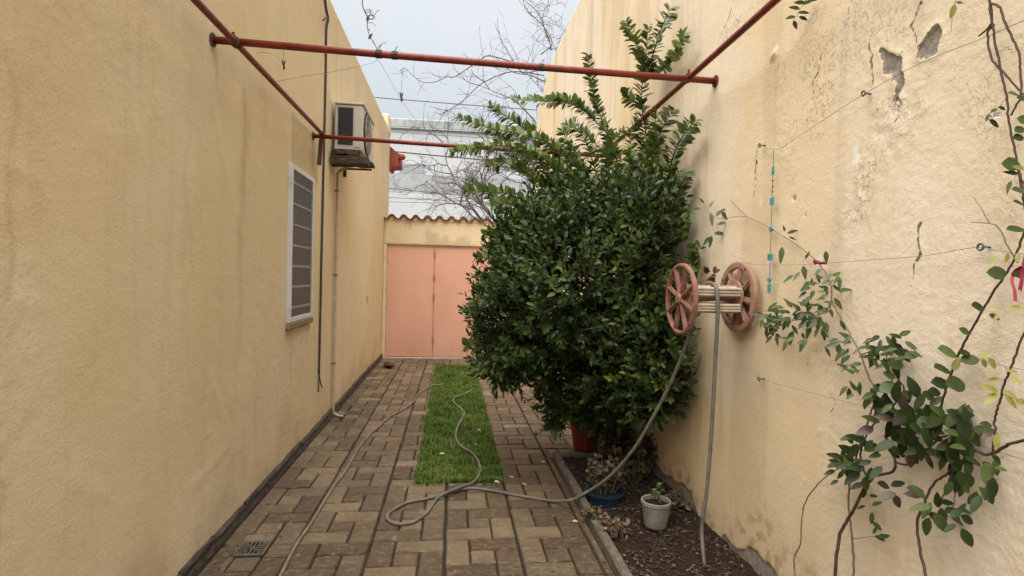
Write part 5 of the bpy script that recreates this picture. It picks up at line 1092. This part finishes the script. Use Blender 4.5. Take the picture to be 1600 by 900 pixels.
stem(v8, [(1502, -20, .04), (1494, 0, .04), (1488, 25, .03), (1486, 50, .02)], (.0015, .0008), STEMG); lf(v8, lml[0], 1493, 4, 0, 14, .05); lf(v8, lmy, 1492, 6, -105, 22, .05)

# ------------------------------------------------------------------ wall wires with screw eyes, ornament string, ties
def eye(parent, p):
    m = MB(); m.tube([(XR + .01, p.y, p.z), (p.x + .012, p.y, p.z)], .0032, 6); m.tube([(p.x - .0, p.y + .009 * math.cos(t * .7), p.z + .009 * math.sin(t * .7)) for t in range(10)], .0032, 6); m.build('screw_eye', EYE_M, parent)
def wire(label, pts, eyes):
    P = [rwall(*p, .03) for p in pts]; t = thing('trellis_wire', label, 'wire', P[0], 'plant wires on the right wall'); MB().tube(spline(P, 4), .0010, 5).build('wire', WIRE, t)
    for e_ in eyes: eye(t, rwall(*e_, .03))
wire('upper sagging wire stretched between screw eyes above the ornament string', [(1187, 228), (1205, 232), (1220, 232), (1240, 218), (1350, 147), (1440, 98), (1530, 62), (1600, 32), (1660, 8)], [(1187, 227), (1349, 146)])
wire('middle wire running from behind the reel to the screw eye by the ribbon', [(1150, 408), (1190, 414), (1260, 413), (1360, 406), (1440, 400), (1500, 390), (1532, 386), (1560, 392), (1640, 402)], [(1532, 386)])
wire('lowest wire fixed by a screw eye below the leafy vine', [(1186, 592), (1230, 604), (1300, 622), (1355, 636), (1450, 660), (1560, 706), (1640, 725)], [(1186, 592)])
wire('short wire behind the yellow leaflets at the right edge', [(1500, 552), (1545, 566), (1600, 578), (1650, 588)], [])
P0 = rwall(1209, 234, .03); P1 = rwall(1202, 460, .03); P1 = Vector((P0.x, P0.y, P1.z)); on = thing('hanging_ornament', 'string of teal glass beads hanging on the right wall above the reel', 'ornament', P0)
MB().tube([P0, P0.lerp(P1, .5), P1], .0013, 5).build('string', DARKWIRE, on)
for (py, hw_, hh, rot) in ((268, .006, .018, 0), (315, .013, .016, 0), (358, .010, .010, .785), (402, .017, .015, 0), (437, .009, .012, .785), (451, .008, .020, 0)):
    p = rwall(1205, py, .03); p = Vector((P0.x, P0.y, p.z)); c_, s_ = math.cos(rot), math.sin(rot); vs = []
    for xx in (-.004, .004):
        for (u, v) in ((-hw_, -hh), (hw_, -hh), (hw_, hh), (-hw_, hh)): vs.append((p.x + xx, p.y + u * c_ - v * s_, p.z + u * s_ + v * c_))
    MB().add(vs, [(0, 1, 2, 3), (7, 6, 5, 4), (0, 4, 5, 1), (1, 5, 6, 2), (2, 6, 7, 3), (3, 7, 4, 0)]).build('bead', TEAL, on)
for py in (283, 292, 300): p = rwall(1205, py, .03); MB().lathe([(0, -.006), (.005, 0), (0, .006)], (P0.x, P0.y, p.z), 8).build('small_bead', DARKWIRE, on)
p = [rwall(*q_, .07) for q_ in ((1592, 428), (1585, 445), (1588, 470))]; 
def strip(pts, w, mat, name, label, cat):
    vs = []
    for q_ in pts: vs += [(q_.x, q_.y - w, q_.z), (q_.x - .003, q_.y + w, q_.z + .004)]
    n_ = len(pts); m = MB().add(vs, [(2 * i, 2 * i + 1, 2 * i + 3, 2 * i + 2) for i in range(n_ - 1)]); o = m.build(name, mat, loc=pts[0]); md = o.modifiers.new('thick', 'SOLIDIFY'); md.thickness = .0015; tag(o, label, cat); return o
rb_pts = [rwall(x, y_, .07 + .01 * math.sin(y_)) for x, y_ in ((1598, 418), (1586, 426), (1582, 440), (1586, 455), (1587, 472))] ; strip(spline(rb_pts, 4), .0035, RIBBON, 'ribbon', 'thin pink ribbon strip hanging from the vine at the right edge, lower one', 'ribbon')
rb_pts = [rwall(x, y_, .06) for x, y_ in ((1604, 400), (1598, 425), (1597, 440), (1594, 455))]; strip(spline(rb_pts, 4), .0035, RIBBON, 'ribbon', 'short pink ribbon strip at the photo edge beside the longer one', 'ribbon')
p = rwall(1278, 410, .03); tag(MB().tube([p + Vector((.01, .03, -.002)), p + Vector((-.014, .0, .006)), p + Vector((-.012, -.03, -.004)), p + Vector((.01, -.04, -.002))], .007, 6).build('plant_tie', REDTIE, loc=p), 'red cloth tie holding the thin climber to the wire', 'tie')
p = rwall(1554, 176, .055); m = MB(); rg = random.Random(1); vs = [(p.x + rg.uniform(-.012, .012), p.y + rg.uniform(-.014, .014), p.z + rg.uniform(-.016, .016)) for _ in range(10)]; m.add(vs, [(0, 1, 2), (2, 3, 4), (4, 5, 6), (6, 7, 8), (8, 9, 0), (1, 4, 7), (2, 5, 8), (3, 6, 9), (0, 5, 7)]); tag(m.build('plastic_tie', WHITEBAG, loc=p), 'crumpled bit of white plastic tied on a vine tip, upper right', 'tie')

# ------------------------------------------------------------------ far side of the street
YB = 21.5
def fb(px, py, y=YB): return at(px, py, 1, y)
bt = fb(660, 187).z; bl = thing('white_building', 'white rendered building across the street with mouldy grey parapet', 'building', (0, YB, 0))
xl, xr = -9.0, 9.0; zl = fb(660, 201).z; zs = fb(660, 272).z
MB().box((xl, YB, -.1), (xr, YB + 8, zl)).build('wall', BWHITE, bl)
MB().box((xl - .05, YB - .05, zl + .002), (xr + .05, YB + 8, bt), .03).build('parapet', BMOLD, bl)
MB().box((xl - .1, YB - .09, zl - .05), (xr + .1, YB - .002, zl - .002), .01).build('cornice', SHUTTER, bl)
a_, b_ = fb(626, 254), fb(663, 272); w_ = MB().box((a_.x, YB - .03, b_.z - .8), (b_.x, YB + .05, a_.z), .01).build('window', SHUTTER, bl)
m = MB()
for k in range(16):
    zz = a_.z - .03 - k * .085; MB().box((a_.x + .04, YB - .045, zz - .075), (b_.x - .04, YB - .031, zz), .004).build('slat', SHUTTER, w_)
lw = thing('street_wall', 'lower white boundary wall with stained top in front of the white building', 'wall', (0, YB - 1.2, 0))
z2 = at(660, 273, 1, YB - 1.2).z; z3 = at(660, 303, 1, YB - 1.2).z
MB().box((xl, YB - 1.2, z3 + .001), (xr, YB - 1.0, z2)).build('stained_band', BSTAIN, lw); MB().box((xl, YB - 1.21, -.1), (xr, YB - 1.0, z3)).build('wall_face', BWHITE, lw)
for k, (y0_, y1_, lb, r_) in enumerate(((151, 162, 'topmost overhead cable crossing the sky', .011), (203, 212, 'thin overhead cable just under the far parapet', .006), (233, 246, 'thick overhead cable in front of the white building, above the shutter', .017), (291, 305, 'overhead cable crossing the stained white wall', .009), (306, 313, 'lower thin overhead cable above the tiles', .007), (313, 316, 'lowest thin overhead cable above the tiles', .006))):
    yy = 14.5 + k * .25; p = at(600, y0_, 1, yy); q_ = at(740, y1_, 1, yy); d = (q_ - p) / (q_.x - p.x)
    pts = [p + d * (x - p.x) + Vector((0, 0, -.004 * (36 - x * x) * .3)) for x in (-9, -6, -3, -1, 0, 1, 3, 6, 9)]; tag(MB().tube(spline(pts, 3), r_, 5).build('power_line', DARKWIRE, loc=p), lb, 'cable', 'overhead cables over the street')

# bare street tree
tc = Vector((2.0, 12.0, 0)); tree = thing('bare_tree', 'leafless street tree with many fine grey twigs behind the gate wall', 'tree', tc)
rg = random.Random(15); twg = MB()
limbs = []
def grow(p, d, L_, r, lvl, mb):
    pts = [p]; rs = [r]; n = 6
    for k in range(n):
        d = (d + Vector((rg.gauss(0, .20), rg.gauss(0, .16), rg.gauss(0, .20) + (.05 if lvl < 2 else -.04)))).normalized(); p = p + d * (L_ / n); pts.append(p); rs.append(max(r * (1 - .13 * (k + 1)), .0028))
        if lvl < 4 and k >= 1 and rg.random() < (.85 if lvl < 3 else .5):
            ax = Vector((rg.gauss(0, 1), rg.gauss(0, .7), rg.gauss(0, 1))).normalized(); nd = (d + ax * rg.uniform(.6, 1.1)).normalized()
            grow(p, nd, L_ * rg.uniform(.45, .72), max(r * .55, .003), lvl + 1, None if lvl == 0 else mb)
    tgt = mb if mb is not None and lvl > 1 else (twg if lvl > 1 else MB())
    tgt.tube(pts, rs, 5 if lvl > 1 else 8, cap=False)
    if lvl <= 1: tgt.build('limb', TWIG, tree, smooth=True)
MB().tube(spline([tc, tc + Vector((-.05, 0, .9)), tc + Vector((-.12, 0, 1.8))], 5), [.13 - .04 * i / 10 for i in range(11)], 12).build('trunk', TWIG, tree, smooth=True)
top_ = tc + Vector((-.12, 0, 1.75))
for d_, L_, r_ in (((-.85, .1, .45), 1.9, .042), ((-.55, -.1, .75), 2.2, .05), ((-.2, .1, 1), 2.7, .055), ((.1, .2, 1), 2.9, .055), ((-.95, .2, .12), 1.6, .035), ((-.4, .3, .85), 2.5, .05), ((-.75, -.05, .62), 2.2, .04), ((-.05, -.1, .95), 3.2, .05)): grow(top_, Vector(d_).normalized(), L_, r_, 0, None)
for pts in ([(900, 205), (845, 85), (862, 70), (858, 55), (848, 40), (836, 28), (826, 18), (818, 4), (822, -12)], [(862, 78), (857, 60), (851, 45), (848, 25), (856, 5), (860, -15)], [(855, 60), (846, 30), (836, 15), (822, 2), (815, -10)], [(860, 132), (830, 118), (800, 112), (775, 90), (770, 90)], [(840, 110), (815, 112), (793, 80), (780, 55), (777, 28)], [(850, 118), (800, 112), (757, 128), (736, 145), (720, 160), (700, 172), (686, 170), (672, 166)], [(835, 108), (770, 88), (752, 92), (735, 104), (710, 120), (698, 120), (680, 128), (660, 128), (645, 118), (632, 106), (624, 112)], [(757, 128), (742, 118), (736, 108)], [(700, 172), (690, 178), (682, 176)]):
    P = [at(x, y_, 1, 11.2) for x, y_ in pts]; pl = spline(P[1:] if pts[0] == (900, 205) else P, 5); n_ = len(pl); twg.tube(pl, [.013 - .009 * i / (n_ - 1) for i in range(n_)], 5, cap=False)
    for j in range(n_ // 2):
        k = rg.randint(2, n_ - 2); a_ = rg.uniform(0, 6.28); q_ = pl[k]; e_ = q_ + Vector((rg.gauss(0, .22), rg.gauss(0, .1), rg.gauss(0, .22))); twg.tube(spline([q_, q_.lerp(e_, .5) + Vector((rg.gauss(0, .03), 0, rg.gauss(0, .04))), e_], 4), [.0045, .0045, .004, .004, .004, .0035, .003, .003, .0025], 4, cap=False)
for k in range(34):                                    # fine twigs hanging over the wall top
    x, y_ = rg.uniform(845, 885), rg.uniform(-10, 60); p = at(x, y_, 1, 11.0); e_ = p + Vector((rg.uniform(-.35, .1), 0, rg.uniform(-.35, .25))); twg.tube(spline([p, p.lerp(e_, .5) + Vector((0, 0, rg.uniform(-.08, .08))), e_], 4), .0038, 4, cap=False)
stuff(twg.build('twigs', TWIG, tree))

# dried tendrils and pegs hanging at the pipes
YP = a.y
def tendril(pxs, y, label, r=.0022, mat=TWIG):
    P = [at(x, v, 1, y) for x, v in pxs]; pl = spline(P, 6); t = thing('dry_tendril', label, 'tendril', P[0]); MB().tube(pl, [r * (1 - .4 * i / len(pl)) for i in range(len(pl))], 5).build('stem', mat, t); return t, pl
t, pl = tendril([(568, -15), (566, 5), (570, 18), (576, 28), (582, 30), (583, 25), (578, 24), (574, 34), (575, 48), (580, 60), (588, 74), (591, 84)], YP + .03, 'dry curly vine tendril dangling above the front red pipe', .0032)
rg = random.Random(3); 
for k in range(12):
    q_ = pl[rg.randint(3, len(pl) - 6)]; e_ = q_ + Vector((rg.uniform(-.04, .06), rg.uniform(-.02, .02), rg.uniform(-.03, .04))); MB().tube(spline([q_, q_.lerp(e_, .6) + Vector((0, 0, .012)), e_], 4), .0014, 4).build('curl', TWIG, t)
lmx = leaf_mesh('tendril_leaf', .4, simple('dark_dry_leaf', (.06, .05, .045), .8, .3, 30)); place_leaf(lmx, t, at(576, 62, 1, YP + .03), (.5, 0, 1), (0, -1, .3), .04); place_leaf(lmx, t, at(574, 35, 1, YP + .03), (.1, 0, 1), (0, -1, .3), .04)
tendril([(590, 92), (600, 108), (612, 130), (625, 152), (640, 175), (650, 188)], YP + .02, 'thin string running down from the front pipe across the sky', .0011)
tendril([(430, 128), (470, 120), (520, 112), (560, 104), (585, 97), (590, 90)], YP + .015, 'thin dry tendril stretched left from the front pipe to the house wall', .0012)
tendril([(400, 83), (415, 82), (428, 86), (438, 93)], 3.05, 'fine dry tendril arcing beside the hanging peg', .001)
def peg(px, py, y, label):
    p = at(px, py, 1, y); t = thing('clothes_peg', label, 'peg', p, 'pegs hanging from the pipe'); MB().tube([p + Vector((0, 0, .085)), p + Vector((0, 0, .01))], .0009, 4).build('string', DARKWIRE, t)
    m = MB(); m.tube([p + Vector((-.008, 0, .022)), p + Vector((0, 0, 0)), p + Vector((.006, 0, -.02))], [.003, .006, .004], 6); m.tube([p + Vector((.008, 0, .02)), p + Vector((0, .004, 0)), p + Vector((.0, 0, -.028))], [.003, .005, .002], 6); m.build('peg_arms', DARKWIRE, t)
peg(443, 101, YP + .01, 'small dark peg dangling from the front pipe near the house wall'); peg(627, 151, YP + .02, 'small dark peg hanging on the string against the sky')
